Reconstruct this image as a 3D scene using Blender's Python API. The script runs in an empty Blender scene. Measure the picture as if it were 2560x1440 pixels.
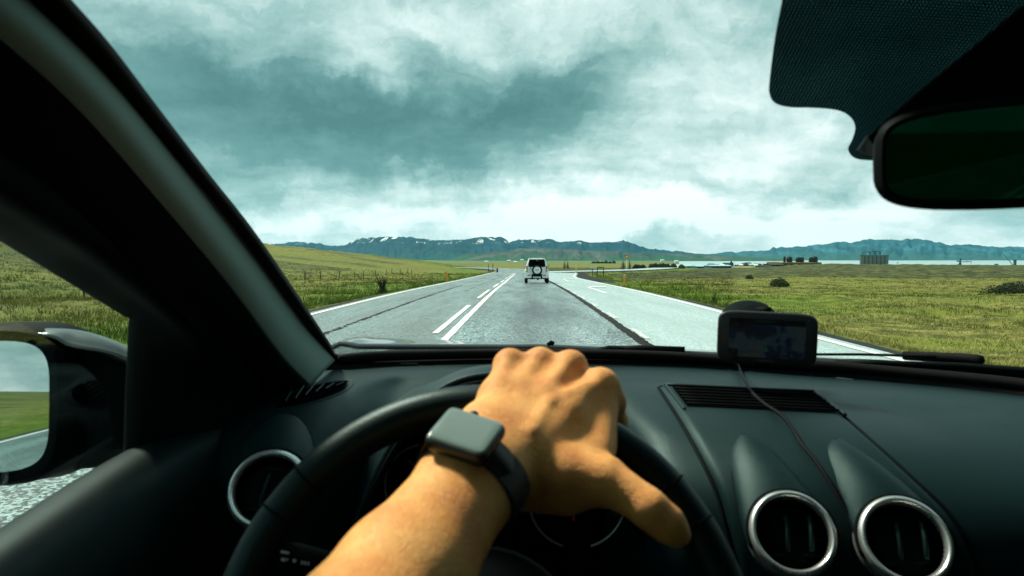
import bpy, math, random
import numpy as np
from mathutils import Vector, Matrix, Euler
random.seed(7); rng = np.random.default_rng(11)
sc = bpy.context.scene
COL = sc.collection

# ------------------------------------------------------------------ camera
F = 1707.0                       # focal length in pixels of the 2560 px wide photograph (24 mm lens)
CAMH = 1.35
cam_d = bpy.data.cameras.new("camera"); cam = bpy.data.objects.new("camera", cam_d); COL.objects.link(cam)
cam_d.sensor_width = 36.0; cam_d.lens = 36.0 * F / 2560.0
cam_d.clip_start = 0.02; cam_d.clip_end = 40000
cam.location = (0, 0, CAMH)
cam.rotation_euler = (math.radians(90 - 2.38), 0, math.radians(1.0))
cam_d.dof.use_dof = True; cam_d.dof.focus_distance = 6.0; cam_d.dof.aperture_fstop = 10.0
sc.camera = cam
CR = np.array(cam.rotation_euler.to_matrix())
CL = np.array(cam.location)

def P(px, py, d):
    """world point seen at photo pixel (px, py) at distance d along the viewing axis"""
    v = np.array([(px - 1280) / F * d, -(py - 720) / F * d, -d])
    return CR @ v + CL

# ------------------------------------------------------------------ world, sun, exposure
SUN_EL, SUN_AZ = math.radians(51), math.radians(-50)      # azimuth from +Y (ahead), negative = left
w = bpy.data.worlds.new("World"); sc.world = w; w.use_nodes = True
nt = w.node_tree; nt.nodes.clear()

class N:
    """tiny node helper"""
    def __init__(s, tree): s.t = tree
    def new(s, typ, **kw):
        n = s.t.nodes.new(typ)
        for k, v in kw.items(): setattr(n, k, v)
        return n
    def link(s, a, b): s.t.links.new(a, b)
    def put(s, sock, v):
        if v is None: return
        if hasattr(v, 'is_output') or isinstance(v, bpy.types.NodeSocket): s.link(v, sock)
        else:
            if isinstance(v, (tuple, list)) and sock.type == 'RGBA' and len(v) == 3: v = (*v, 1)
            sock.default_value = v
    def math(s, op, a, b=None, c=None, clamp=False):
        n = s.new('ShaderNodeMath', operation=op, use_clamp=clamp)
        s.put(n.inputs[0], a); s.put(n.inputs[1], b); s.put(n.inputs[2], c)
        return n.outputs[0]
    def vm(s, op, a, b=None, scale=None):
        n = s.new('ShaderNodeVectorMath', operation=op)
        s.put(n.inputs[0], a); s.put(n.inputs[1], b)
        if scale is not None: s.put(n.inputs['Scale'], scale)
        return n.outputs['Value'] if op in ('LENGTH', 'DOT_PRODUCT', 'DISTANCE') else n.outputs[0]
    def noise(s, vec, scale, detail=4, rough=.5, dist=0, dims='3D', col=False):
        n = s.new('ShaderNodeTexNoise', noise_dimensions=dims)
        s.put(n.inputs['Vector'], vec); s.put(n.inputs['Scale'], scale); s.put(n.inputs['Detail'], detail)
        s.put(n.inputs['Roughness'], rough); s.put(n.inputs['Distortion'], dist)
        return n.outputs['Color'] if col else n.outputs['Fac']
    def ramp(s, fac, stops, interp='LINEAR'):
        n = s.new('ShaderNodeValToRGB'); n.color_ramp.interpolation = interp
        e = n.color_ramp.elements
        while len(e) < len(stops): e.new(0.5)
        for el, (p, c) in zip(e, stops):
            el.position = p
            el.color = (c, c, c, 1) if isinstance(c, (int, float)) else (*c, 1)
        s.put(n.inputs['Fac'], fac)
        return n.outputs['Color']
    def mix(s, fac, a, b, mode='MIX'):
        n = s.new('ShaderNodeMix', data_type='RGBA', blend_type=mode)
        s.put(n.inputs[0], fac); s.put(n.inputs[6], a); s.put(n.inputs[7], b)
        return n.outputs[2]
    def map(s, v, a, b, c=0, d=1, smooth=False):
        n = s.new('ShaderNodeMapRange', clamp=True)
        if smooth: n.interpolation_type = 'SMOOTHSTEP'
        s.put(n.inputs[0], v)
        for i, q in enumerate((a, b, c, d)): s.put(n.inputs[i + 1], q)
        return n.outputs[0]
    def scale(s, vec, sc3):
        n = s.new('ShaderNodeMapping'); s.put(n.inputs['Vector'], vec); n.inputs['Scale'].default_value = sc3
        return n.outputs[0]

g = N(nt)
co = g.new('ShaderNodeTexCoord').outputs['Generated']
dirn = g.vm('NORMALIZE', co)
sep = g.new('ShaderNodeSeparateXYZ'); g.link(dirn, sep.inputs[0])
zc = g.math('ADD', g.math('MAXIMUM', sep.outputs['Z'], 0.0), 0.24)
plane = g.new('ShaderNodeCombineXYZ')
g.link(g.math('DIVIDE', sep.outputs['X'], zc), plane.inputs[0]); g.link(g.math('DIVIDE', sep.outputs['Y'], zc), plane.inputs[1])
pl = plane.outputs[0]
warp = g.vm('SCALE', g.vm('SUBTRACT', g.noise(dirn, 5.5, 6, .62, col=True), (0.5, 0.5, 0.5)), None, 0.20)
wd = g.vm('ADD', dirn, warp)
# the cloud masses: (photo pixel x, y, half-width, half-height, how much darker)
CL_MASS = [(1370, 205, 150, 75, -.34), (1120, 260, 240, 65, -.18), (760, 275, 330, 66, -.26), (560, 215, 170, 55, -.06),
        (1080, 400, 130, 50, -.20), (1250, 110, 330, 70, -.06), (1560, 200, 90, 50, -.10), (640, 440, 220, 50, -.13), (470, 120, 150, 90, -.08),
        (980, 120, 300, 70, .10), (1700, 40, 300, 90, .06), (620, 130, 200, 70, .06), (1780, 300, 300, 190, .17), (930, 210, 120, 34, .05), (1250, 470, 420, 60, .10), (1820, 545, 380, 40, .22), (980, 560, 420, 32, .18), (1400, 520, 300, 40, .14),
        (2080, 455, 130, 32, -.13), (2350, 560, 330, 45, -.04), (1700, 110, 240, 90, -.02), (660, 330, 130, 45, .03), (1560, 585, 380, 30, -.06), (1100, 330, 330, 90, -.12), (800, 380, 300, 70, -.10)]
dens = g.noise(pl, 0.9, 8, .55, .6)
dens2 = g.noise(g.scale(pl, (1.0, 1.6, 1)), 2.6, 6, .6)
det = g.noise(g.scale(wd, (1, 1, 2.6)), 5.2, 10, .60, .15)
val = g.math('ADD', g.math('MULTIPLY', g.math('SUBTRACT', dens, .5), .62), g.math('MULTIPLY', g.math('SUBTRACT', dens2, .5), .36))
val = g.math('ADD', val, g.math('MULTIPLY', g.math('SUBTRACT', det, .5), .72))
for (px, py, rx, ry, amt) in CL_MASS:
    c = P(px, py, 1.0) - CL; c /= np.linalg.norm(c)
    right = np.cross(c, [0, 0, 1]); right /= np.linalg.norm(right); up = np.cross(right, c)
    dlt = g.vm('SUBTRACT', wd, tuple(c))
    a = g.math('DIVIDE', g.vm('DOT_PRODUCT', dlt, tuple(right)), rx / F * 1.25)
    b = g.math('DIVIDE', g.vm('DOT_PRODUCT', dlt, tuple(up)), ry / F * 1.25)
    cc = g.vm('DOT_PRODUCT', dlt, tuple(c))
    r2 = g.math('ADD', g.math('ADD', g.math('MULTIPLY', a, a), g.math('MULTIPLY', b, b)), g.math('MULTIPLY', g.math('MULTIPLY', cc, cc), 8.0))
    e = g.math('POWER', 2.718, g.math('MULTIPLY', r2, -1.0))
    val = g.math('MULTIPLY_ADD', e, amt, val)
hz = g.math('POWER', g.math('SUBTRACT', 1.0, g.math('MAXIMUM', sep.outputs['Z'], 0.0), clamp=True), 9.0)
val = g.math('ADD', val, g.math('MULTIPLY', hz, 0.16))
val = g.math('ADD', val, 0.49)
cloud = g.ramp(val, [(0.04, (.055, .150, .133)), (.27, (.125, .26, .238)), (.46, (.315, .475, .445)), (.62, (.60, .72, .685)), (.80, (1.0, 1.02, .99))])
sky = g.new('ShaderNodeTexSky', sky_type='NISHITA'); sky.sun_disc = False
sky.sun_elevation = SUN_EL; sky.sun_rotation = SUN_AZ
skc = g.mix(1.0, sky.outputs[0], (.10, .10, .10), 'MULTIPLY')
final = g.mix(0.93, skc, cloud)
below = g.map(sep.outputs['Z'], -0.02, 0.0)
final = g.mix(below, (.10, .14, .10), final)
bg = g.new('ShaderNodeBackground'); g.link(final, bg.inputs['Color']); bg.inputs['Strength'].default_value = 1.0
wo = g.new('ShaderNodeOutputWorld'); g.link(bg.outputs[0], wo.inputs['Surface'])

sun_d = bpy.data.lights.new("sun", 'SUN'); sun_d.energy = 5.0; sun_d.angle = math.radians(7); sun_d.color = (1.0, .91, .76)
sun = bpy.data.objects.new("sun", sun_d); COL.objects.link(sun)
sdir = Vector((math.sin(SUN_AZ) * math.cos(SUN_EL), math.cos(SUN_AZ) * math.cos(SUN_EL), math.sin(SUN_EL)))
sun.rotation_euler = sdir.to_track_quat('Z', 'Y').to_euler(); sun.location = (0, 0, 30)

sc.view_settings.view_transform = 'Standard'; sc.view_settings.look = 'None'
sc.view_settings.exposure = 0.36; sc.view_settings.gamma = 1.0; sc.view_settings.use_curve_mapping = False
cy = sc.cycles; cy.max_bounces = 6; cy.diffuse_bounces = 3; cy.glossy_bounces = 4; cy.transparent_max_bounces = 12
cy.transmission_bounces = 4; cy.volume_bounces = 0; cy.use_denoising = True; cy.caustics_reflective = False; cy.caustics_refractive = False

# ------------------------------------------------------------------ materials
MATS = {}
def mat(name, col=(.5, .5, .5), rough=.6, metal=0, spec=.5, fn=None, coat=0, sss=None):
    if name in MATS: return MATS[name]
    m = bpy.data.materials.new(name); m.use_nodes = True; MATS[name] = m
    b = m.node_tree.nodes['Principled BSDF']
    if 'plastic' in name or 'leather' in name: b.inputs['Specular Tint'].default_value = (.55, 1, .97, 1)
    b.inputs['Base Color'].default_value = (*col, 1); b.inputs['Roughness'].default_value = rough
    b.inputs['Metallic'].default_value = metal; b.inputs['Specular IOR Level'].default_value = spec
    b.inputs['Coat Weight'].default_value = coat
    if fn:
        h = N(m.node_tree); h.m = m; fn(h, b)
    return m
def objco(h): return h.new('ShaderNodeTexCoord').outputs['Object']
def bump(h, b, height, strength=.3, dist=.01):
    n = h.new('ShaderNodeBump'); n.inputs['Strength'].default_value = strength; n.inputs['Distance'].default_value = dist
    h.put(n.inputs['Height'], height); h.link(n.outputs[0], b.inputs['Normal'])
def grained(col, rough=.6, spec=.4, scale=900, amt=.25, var=.25, bs=.15, metal=0):
    def f(h, b):
        o = objco(h)
        big = h.noise(o, scale * .01 + 1.5, 4)
        fine = h.noise(o, scale, 2)
        k = h.math('ADD', h.math('MULTIPLY', big, var * 2), h.math('MULTIPLY', fine, amt * 2))
        k = h.math('ADD', k, 1 - var - amt)
        c = h.new('ShaderNodeMix', data_type='RGBA', blend_type='MULTIPLY'); c.inputs[0].default_value = 1
        c.inputs[6].default_value = (*col, 1); h.link(k, c.inputs[7]); h.link(c.outputs[2], b.inputs['Base Color'])
        h.link(h.map(big, .3, .7, rough - .07, rough + .07), b.inputs['Roughness'])
        bump(h, b, fine, bs, .0006 if scale > 300 else .01)
    return f
def gm(name, col, rough=.6, spec=.4, scale=900, amt=.25, var=.25, bs=.15, metal=0):
    return mat(name, col, rough, metal, spec, grained(col, rough, spec, scale, amt, var, bs))

# ------------------------------------------------------------------ mesh helpers
def tagit(o, label=None, cat=None, group=None, kind=None):
    if label: o['label'] = label
    if cat: o['category'] = cat
    if group: o['group'] = group
    if kind: o['kind'] = kind
    return o
def mk(name, verts, faces, material, parent=None, smooth=False, auto=None):
    me = bpy.data.meshes.new(name)
    me.from_pydata([tuple(map(float, v)) for v in verts], [], [tuple(map(int, f)) for f in faces])
    me.materials.append(material)
    if smooth: me.shade_smooth()
    if auto is not None and hasattr(me, 'set_sharp_from_angle'):
        me.shade_smooth(); me.set_sharp_from_angle(angle=math.radians(auto))
    me.update()
    o = bpy.data.objects.new(name, me); COL.objects.link(o)
    if parent is not None: o.parent = parent
    return o
def fast_mesh(name, V, Fq, material, parent=None, smooth=True):
    """V (n,3) float, Fq (m,k) int with one polygon size"""
    me = bpy.data.meshes.new(name); V = np.asarray(V, np.float32); Fq = np.asarray(Fq, np.int32)
    k = Fq.shape[1]
    me.vertices.add(len(V)); me.vertices.foreach_set('co', V.ravel())
    me.loops.add(Fq.size); me.loops.foreach_set('vertex_index', Fq.ravel())
    me.polygons.add(len(Fq)); me.polygons.foreach_set('loop_start', np.arange(0, Fq.size, k, dtype=np.int32))
    me.update(calc_edges=True); me.validate()
    me.materials.append(material)
    if smooth: me.shade_smooth()
    o = bpy.data.objects.new(name, me); COL.objects.link(o)
    if parent is not None: o.parent = parent
    return o
def empty(name, loc=(0, 0, 0), rz=0, **kw):
    o = bpy.data.objects.new(name, None); COL.objects.link(o); o.location = loc; o.rotation_euler = (0, 0, rz)
    o.empty_display_size = .2
    return tagit(o, **kw)
def copy_tree(o, parent=None):
    c = o.copy(); COL.objects.link(c)
    if parent is not None: c.parent = parent
    for ch in list(o.children): copy_tree(ch, c)
    return c

class MB:
    """collects shapes; build() links them as one mesh object"""
    def __init__(s): s.v = []; s.f = []
    def add(s, vs, fs):
        n = len(s.v); s.v += [np.asarray(q, float) for q in vs]; s.f += [tuple(i + n for i in f) for f in fs]; return s
    def box(s, c, size, rot=None, bev=0):
        c = np.array(c, float); h = np.array(size, float) / 2
        R = np.array(Euler(rot).to_matrix()) if rot is not None else np.eye(3)
        if bev <= 0:
            vs = [c + R @ (h * np.array([a, b, d])) for a in (-1, 1) for b in (-1, 1) for d in (-1, 1)]
            return s.add(vs, [(0, 1, 3, 2), (4, 6, 7, 5), (0, 4, 5, 1), (2, 3, 7, 6), (0, 2, 6, 4), (1, 5, 7, 3)])
        bm_v = []; idx = {}
        for a in (-1, 1):
            for b in (-1, 1):
                for d in (-1, 1):
                    sg = np.array([a, b, d])
                    for ax in range(3):
                        q = h * sg; m = sg * bev; m[ax] = 0; idx[(a, b, d, ax)] = len(bm_v); bm_v.append(c + R @ (q - m))
        fs = []
        for ax in range(3):
            o1, o2 = [i for i in range(3) if i != ax]
            for sg in (-1, 1):
                loop = []
                for (u, v) in ((-1, -1), (1, -1), (1, 1), (-1, 1)):
                    k = [0, 0, 0]; k[ax] = sg; k[o1] = u; k[o2] = v; loop.append(idx[(*k, ax)])
                fs.append(tuple(loop))
        for ax in range(3):
            o1, o2 = [i for i in range(3) if i != ax]
            for u in (-1, 1):
                for v in (-1, 1):
                    k0 = [0, 0, 0]; k0[ax] = -1; k0[o1] = u; k0[o2] = v; k1 = list(k0); k1[ax] = 1
                    fs.append((idx[(*k0, o1)], idx[(*k1, o1)], idx[(*k1, o2)], idx[(*k0, o2)]))
        for a in (-1, 1):
            for b in (-1, 1):
                for d in (-1, 1): fs.append(tuple(idx[(a, b, d, ax)] for ax in range(3)))
        return s.add(bm_v, fs)
    def tube(s, pts, r, n=8, caps=True, closed=False, flat=1.0):
        pts = [np.array(p, float) for p in pts]; m = len(pts)
        rs = [r] * m if np.isscalar(r) else list(r)
        vs = []; prev = None
        for i, p in enumerate(pts):
            a = pts[(i - 1) % m] if (closed or i > 0) else p; b = pts[(i + 1) % m] if (closed or i < m - 1) else p
            t = b - a; t /= (np.linalg.norm(t) + 1e-12)
            if prev is None:
                ref = np.array([0, 0, 1.]) if abs(t[2]) < .9 else np.array([1., 0, 0]); u = np.cross(t, ref)
            else: u = prev - t * (prev @ t)
            u /= np.linalg.norm(u); prev = u; v = np.cross(t, u)
            for k in range(n):
                an = 2 * math.pi * k / n; vs.append(p + rs[i] * (math.cos(an) * u + flat * math.sin(an) * v))
        fs = []
        for i in range(m if closed else m - 1):
            for k in range(n):
                j = (i + 1) % m; fs.append((i * n + k, i * n + (k + 1) % n, j * n + (k + 1) % n, j * n + k))
        if caps and not closed: fs += [tuple(range(n))[::-1], tuple((m - 1) * n + k for k in range(n))]
        return s.add(vs, fs)
    def lathe(s, prof, n=32, M=None, a0=0, a1=2 * math.pi):
        """prof: (radius, height) about local z; M: 4x4 placing it"""
        full = abs(a1 - a0 - 2 * math.pi) < 1e-6; vs = []; fs = []; cnt = n if full else n + 1
        for (r, z) in prof:
            for k in range(cnt):
                a = a0 + (a1 - a0) * k / n; p = np.array([r * math.cos(a), r * math.sin(a), z])
                vs.append(np.array(M @ Vector(p)) if M is not None else p)
        for i in range(len(prof) - 1):
            for k in range(n):
                j = (k + 1) % cnt; fs.append((i * cnt + k, i * cnt + j, (i + 1) * cnt + j, (i + 1) * cnt + k))
        return s.add(vs, fs)
    def prism(s, poly, off):
        """poly: list of 3d points, off: 3d extrusion vector"""
        n = len(poly); off = np.array(off, float); poly = [np.array(p, float) for p in poly]
        vs = poly + [p + off for p in poly]
        fs = [tuple(range(n)), tuple(range(2 * n - 1, n - 1, -1))] + [(i, (i + 1) % n + 0, (i + 1) % n + n, i + n)[::-1] for i in range(n)]
        return s.add(vs, fs)
    def grid(s, G, thick=None):
        """G (a,b,3) grid of points"""
        a, b = G.shape[:2]; base = G.reshape(-1, 3)
        s.add(list(base), [(i * b + j, i * b + j + 1, (i + 1) * b + j + 1, (i + 1) * b + j) for i in range(a - 1) for j in range(b - 1)])
        return s
    def build(s, name, material, parent=None, smooth=False, auto=None):
        return mk(name, s.v, s.f, material, parent, smooth, auto)

def frame(origin, zdir, xhint=(1, 0, 0)):
    z = Vector(zdir).normalized(); x = Vector(xhint); x = (x - z * x.dot(z)).normalized(); y = z.cross(x)
    M = Matrix((x, y, z)).transposed().to_4x4(); M.translation = Vector(origin); return M
def cr(pts, n, closed=False):
    """Catmull-Rom through points (k,dim) -> n samples"""
    pts = np.array(pts, float); k = len(pts); out = []
    ts = np.linspace(0, k if closed else k - 1, n, endpoint=not closed)
    for t in ts:
        i = int(min(math.floor(t), (k if closed else k - 1) - (0 if closed else 1))); u = t - i
        g_ = (lambda q: pts[q % k]) if closed else (lambda q: pts[min(max(q, 0), k - 1)] if 0 <= q < k else (2 * pts[0] - pts[1] if q < 0 else 2 * pts[-1] - pts[-2]))
        p0, p1, p2, p3 = g_(i - 1), g_(i), g_(i + 1), g_(i + 2)
        out.append(.5 * ((2 * p1) + (-p0 + p2) * u + (2 * p0 - 5 * p1 + 4 * p2 - p3) * u * u + (-p0 + 3 * p1 - 3 * p2 + p3) * u ** 3))
    return np.array(out)
def patch(rows, nu, nv):
    """control rows of 3D points -> smooth (nu, nv, 3) grid"""
    R = np.array([cr(r, nv) for r in rows]); return np.stack([cr(R[:, j], nu) for j in range(nv)], axis=1)
def pix(rows):
    return [[P(*q) for q in r] for r in rows]
def solid(o, t, offset=-1):
    m = o.modifiers.new('solid', 'SOLIDIFY'); m.thickness = t; m.offset = offset; return o

# value noise -----------------------------------------------------
_perm = rng.random((256, 256)).astype(np.float64)
def vnoise(x, y):
    xi = np.floor(x).astype(int); yi = np.floor(y).astype(int); fx = x - xi; fy = y - yi
    fx = fx * fx * (3 - 2 * fx); fy = fy * fy * (3 - 2 * fy)
    a = _perm[xi & 255, yi & 255]; b = _perm[(xi + 1) & 255, yi & 255]; c = _perm[xi & 255, (yi + 1) & 255]; d = _perm[(xi + 1) & 255, (yi + 1) & 255]
    return (a * (1 - fx) + b * fx) * (1 - fy) + (c * (1 - fx) + d * fx) * fy - .5
def fbm(x, y, o=4, g_=.5):
    s = 0; a = 1
    for i in range(o): s = s + a * vnoise(x * 2 ** i + 17.3 * i, y * 2 ** i + 5.1 * i); a *= g_
    return s
def sstep(a, b, x):
    t = np.clip((x - a) / (b - a), 0, 1); return t * t * (3 - 2 * t)

# ------------------------------------------------------------------ terrain
def base(y):
    t = np.logaddexp(0, (np.asarray(y, float) - 27) / 4) * 4
    return -1.8 * (1 - np.exp(-.0125 * t / 1.8))
MAIN = np.array([(-.1, -400), (-.1, 100), (-.3, 130), (-2, 165), (-9, 205), (-26, 245), (-60, 275), (-140, 300), (-260, 310)], float)
SIDE = np.array([(2.5, 118), (8, 133), (18, 150), (33, 185), (52, 245), (72, 330), (95, 480)], float)
def dist_poly(x, y, L):
    best = np.full(np.shape(x), 1e9)
    for a, b in zip(L[:-1], L[1:]):
        ab = b - a; t = np.clip(((x - a[0]) * ab[0] + (y - a[1]) * ab[1]) / (ab @ ab), 0, 1)
        best = np.minimum(best, np.hypot(x - a[0] - t * ab[0], y - a[1] - t * ab[1]))
    return best
def road_d(x, y):
    """signed distance outside of the asphalt"""
    half = 5.35
    d1 = dist_poly(x, y, MAIN) - half
    d2 = dist_poly(x, y, SIDE) - 4.0
    d3 = dist_poly(x, y, np.array([(3.2, 60.), (4.2, 95.), (6.5, 122.)])) - 3.6
    return np.minimum(np.minimum(d1, d2), d3)
def terrain(x, y, detail=True):
    x = np.asarray(x, float); y = np.asarray(y, float); b = base(y); r = np.hypot(x, y)
    z = b - .50
    ys = np.maximum(y, 1.0); k = x / ys
    right = sstep(.29, .45, k) * (y > 0) * sstep(40, 120, y) + 0
    z = z * (1 - right) + (-.62) * right
    # left hill
    on = -34 + 20 * sstep(70, 230, y)
    hl = .110 * np.maximum(0, on - x) ; hl = 45 * np.tanh(hl / 45)
    hl = hl * (1 - sstep(235, 520, y)) * (1 - .5 * sstep(200, 700, -x)) * (1 - .35 * sstep(20, 300, -y))
    z = z + hl
    # falls to the bay on the right, to low farmland straight ahead
    shelf = sstep(270, 420, r) * (y > 0)
    low = np.where(k > .2, -5.2, -3.6)
    zz = z * (1 - shelf) + (low) * shelf
    z = np.where(y > 0, np.where(k > -.30, zz, z), z)
    bay = sstep(.40, .50, k) * sstep(265, 340, r) + sstep(.205, .26, k) * sstep(900, 1100, r)
    z = z - 5.5 * np.clip(bay, 0, 1) * (y > 0)
    far = sstep(600, 3500, r) * (k < .2) * (y > 0); z = z + far * -1.2
    if detail:
        d = road_d(x, y); off = sstep(1.5, 9, d) * (1 - .0 * r)
        amp = np.clip(1 - r / 900, .15, 1)
        hum = .14 * fbm(x * .55, y * .55, 4, .55) + .35 * fbm(x * .09, y * .09, 3) + .22 * np.abs(fbm(x * .22 + 9, y * .22, 3))
        rough = right * sstep(70, 95, y) + sstep(2, 9, hl)
        hum = hum * (1 + 1.2 * np.clip(rough, 0, 1))
        lava = sstep(2.0, 6, hl) * 1.3 * np.clip(fbm(x * .13, y * .13, 4, .6) + .15, 0, 1)
        z = z + off * amp * hum + lava * amp
        ridge = right * sstep(200, 240, y) * (1 - sstep(262, 300, y)); z = z + ridge * (.15 + .5 * fbm(x * .03, y * .03, 3))
    d = road_d(x, y)
    t = sstep(.1, 3.4, d); z = (b - .035 - .09 * sstep(.0, .8, d)) * (1 - t) + z * t
    return z

az_f = np.concatenate([np.linspace(-62, -42, 70, endpoint=False), np.linspace(-42, 42, 640, endpoint=False), np.linspace(42, 298, 190, endpoint=False)])
rad = np.concatenate([np.linspace(.5, 8, 12, endpoint=False), 8 * (10400 / 8) ** np.linspace(0, 1, 330) ** 1.0])
A, R_ = np.meshgrid(np.radians(az_f), rad)
X = R_ * np.sin(A); Y = R_ * np.cos(A); Z = terrain(X, Y)
nr, na = X.shape
idx = np.arange(nr * na).reshape(nr, na); nx_ = np.roll(idx, -1, axis=1)
Fq = np.stack([idx[:-1], nx_[:-1], nx_[1:], idx[1:]], -1).reshape(-1, 4)[:, ::-1]
Vt = np.stack([X, Y, Z], -1).reshape(-1, 3)

def attr(o, name, vals):
    a = o.data.attributes.new(name, 'FLOAT', 'POINT'); a.data.foreach_set('value', np.asarray(vals, np.float32).ravel())
def zones(x, y):
    d = road_d(x, y); r = np.hypot(x, y); k = x / np.maximum(y, 1)
    gravel = 1 - sstep(1.15, 1.6, d + .7 * fbm(x * 1.2, y * .8, 3))
    n = fbm(x * .07, y * .07, 4)
    lush = sstep(1.3, 2.2, d) * (1 - sstep(4.5, 9.5, d + 6 * n)) * np.where(x < 0, 1.0, sstep(18, 34, y)) + .65 * sstep(.02, .3, fbm(x * .035 + 3, y * .06, 3)) * np.where(x > 6, sstep(28, 38, y) * (1 - sstep(60, 75, y)) * (1 - sstep(20, 40, x)), .35)
    heath = sstep(72, 88, y + 18 * fbm(x * .03, y * .03, 3)) * (k > .03) * (r < 330) * (x > 4)
    heath = np.maximum(heath, .8 * sstep(1.5, 5, -x - 30) * sstep(-.05, .25, fbm(x * .05, y * .09, 4)) * (x < -30))
    heath = heath * sstep(3, 7, d)
    farg = sstep(500, 1200, r)
    return np.clip(gravel, 0, 1), np.clip(lush, 0, 1), np.clip(heath, 0, 1), farg
def ground_mat(h, b):
    geo = h.new('ShaderNodeNewGeometry').outputs['Position']
    at = lambda n: h.new('ShaderNodeAttribute', attribute_name=n).outputs['Fac']
    n1 = h.noise(geo, 1.3, 6, .65); n2 = h.noise(h.scale(geo, (.35, 1.0, 1)), .35, 5, .6); n3 = h.noise(geo, 9, 4, .6)
    n4 = h.noise(geo, .045, 4, .6)
    dry = h.ramp(h.math('ADD', h.math('MULTIPLY', n1, .6), h.math('MULTIPLY', n3, .4)), [(.36, (.022, .028, .008)), (.46, (.085, .092, .020)), (.56, (.195, .19, .048)), (.68, (.36, .31, .12))])
    dry = h.mix(h.map(n2, .45, .62), dry, (.14, .17, .026))
    lush = h.ramp(n1, [(.3, (.03, .05, .006)), (.5, (.085, .14, .010)), (.7, (.15, .20, .025))])
    heath = h.ramp(h.math('ADD', h.math('MULTIPLY', h.noise(geo, .55, 6, .7), .7), h.math('MULTIPLY', n1, .3)), [(.4, (.018, .024, .010)), (.5, (.045, .058, .018)), (.6, (.12, .125, .04)), (.68, (.2, .18, .07))])
    gv = h.ramp(h.noise(geo, 30, 3, .6), [(.35, (.006, .008, .008)), (.6, (.03, .034, .034)), (.75, (.09, .095, .09))])
    farc = h.ramp(n4, [(.35, (.05, .085, .03)), (.45, (.16, .17, .07)), (.55, (.06, .12, .04)), (.65, (.22, .21, .10))])
    c = h.mix(at('lush'), dry, lush); c = h.mix(at('heath'), c, heath); c = h.mix(at('farg'), c, farc); c = h.mix(at('gravel'), c, gv)
    h.link(c, b.inputs['Base Color']); b.inputs['Roughness'].default_value = .95; b.inputs['Specular IOR Level'].default_value = .15
    bump(h, b, n3, .6, .08)
MG = mat('ground', rough=.95, fn=ground_mat)
ter = fast_mesh('ground', Vt, Fq, MG); tagit(ter, kind='structure')
for nm, vals in zip(('gravel', 'lush', 'heath', 'farg'), zones(Vt[:, 0], Vt[:, 1])): attr(ter, nm, vals)

# ------------------------------------------------------------------ roads
def asphalt(dark, light, sc1=38, rough=.42, lane=False, spec=.6):
    def f(h, b):
        geo = h.new('ShaderNodeNewGeometry').outputs['Position']
        vo = h.new('ShaderNodeTexVoronoi', feature='F1'); h.link(geo, vo.inputs['Vector']); vo.inputs['Scale'].default_value = sc1 * 2.0
        vs_ = h.new('ShaderNodeSeparateColor'); h.link(vo.outputs['Color'], vs_.inputs[0])
        n1 = vs_.outputs[0]; n2 = h.noise(h.scale(geo, (1, .12, 1)), 1.1, 5, .6); n3 = h.noise(geo, sc1 * .55, 4, .7)
        sp = h.math('ADD', h.math('MULTIPLY', n1, .6), h.math('MULTIPLY', n3, .4))
        c = h.ramp(sp, [(.36, dark), (.52, tuple((a * 2 + c_) / 3.6 for a, c_ in zip(dark, light))), (.66, tuple(q * 1.2 for q in light))])
        c = h.mix(h.map(n2, .40, .62, .0, .45), c, tuple(d * .9 for d in dark))
        if lane:   # worn oil-darkened centre of the lane, with a darker stain
            s = h.new('ShaderNodeSeparateXYZ'); h.link(geo, s.inputs[0])
            wv = h.math('ADD', s.outputs[0], h.math('MULTIPLY', h.math('SUBTRACT', h.noise(geo, .6, 3), .5), .8))
            cen = h.math('POWER', 2.718, h.math('MULTIPLY', h.math('POWER', h.math('DIVIDE', h.math('SUBTRACT', wv, .32), .85), 2.0), -1))
            dist = h.math('POWER', 2.718, h.math('MULTIPLY', h.math('POWER', h.math('DIVIDE', h.math('SUBTRACT', s.outputs[1], 17.5), 3.6), 2.0), -1))
            c = h.mix(h.math('MULTIPLY', cen, h.math('ADD', h.math('MULTIPLY', dist, .5), .34)), c, (.012, .016, .018))
        h.link(c, b.inputs['Base Color'])
        h.link(h.map(n2, .35, .65, rough - .1, rough + .12), b.inputs['Roughness'])
        b.inputs['Specular IOR Level'].default_value = spec
        bump(h, b, sp, .55, .012)
    return f
M_ROAD = mat('asphalt_old', fn=asphalt((.016, .028, .031), (.33, .45, .44), 26, .38))
M_LANE = mat('asphalt_lane', fn=asphalt((.003, .009, .012), (.38, .54, .54), 19, .36, True))
M_TURN = mat('asphalt_turn_lane', fn=asphalt((.25, .34, .335), (.46, .60, .585), 26, .30))
M_SEAM = mat('bitumen_seam', fn=asphalt((.004, .005, .006), (.05, .055, .055), 22, .85, False, .1))
def paint(h, b):
    geo = h.new('ShaderNodeNewGeometry').outputs['Position']
    n = h.noise(geo, 14, 5, .7)
    h.link(h.ramp(n, [(.30, (.25, .25, .24)), (.42, (.74, .74, .72)), (.6, (.84, .84, .82))]), b.inputs['Base Color']); b.inputs['Roughness'].default_value = .5
    bump(h, b, n, .3, .004)
M_PAINT = mat('road_paint', fn=paint)
def worn(h, b):
    n = h.noise(h.new('ShaderNodeNewGeometry').outputs['Position'], 20, 5, .75)
    h.link(h.ramp(n, [(.40, (.26, .31, .30)), (.50, (.52, .58, .56)), (.62, (.76, .78, .76))]), b.inputs['Base Color']); b.inputs['Roughness'].default_value = .5
M_WORN = mat('worn_road_paint', fn=worn)
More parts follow.
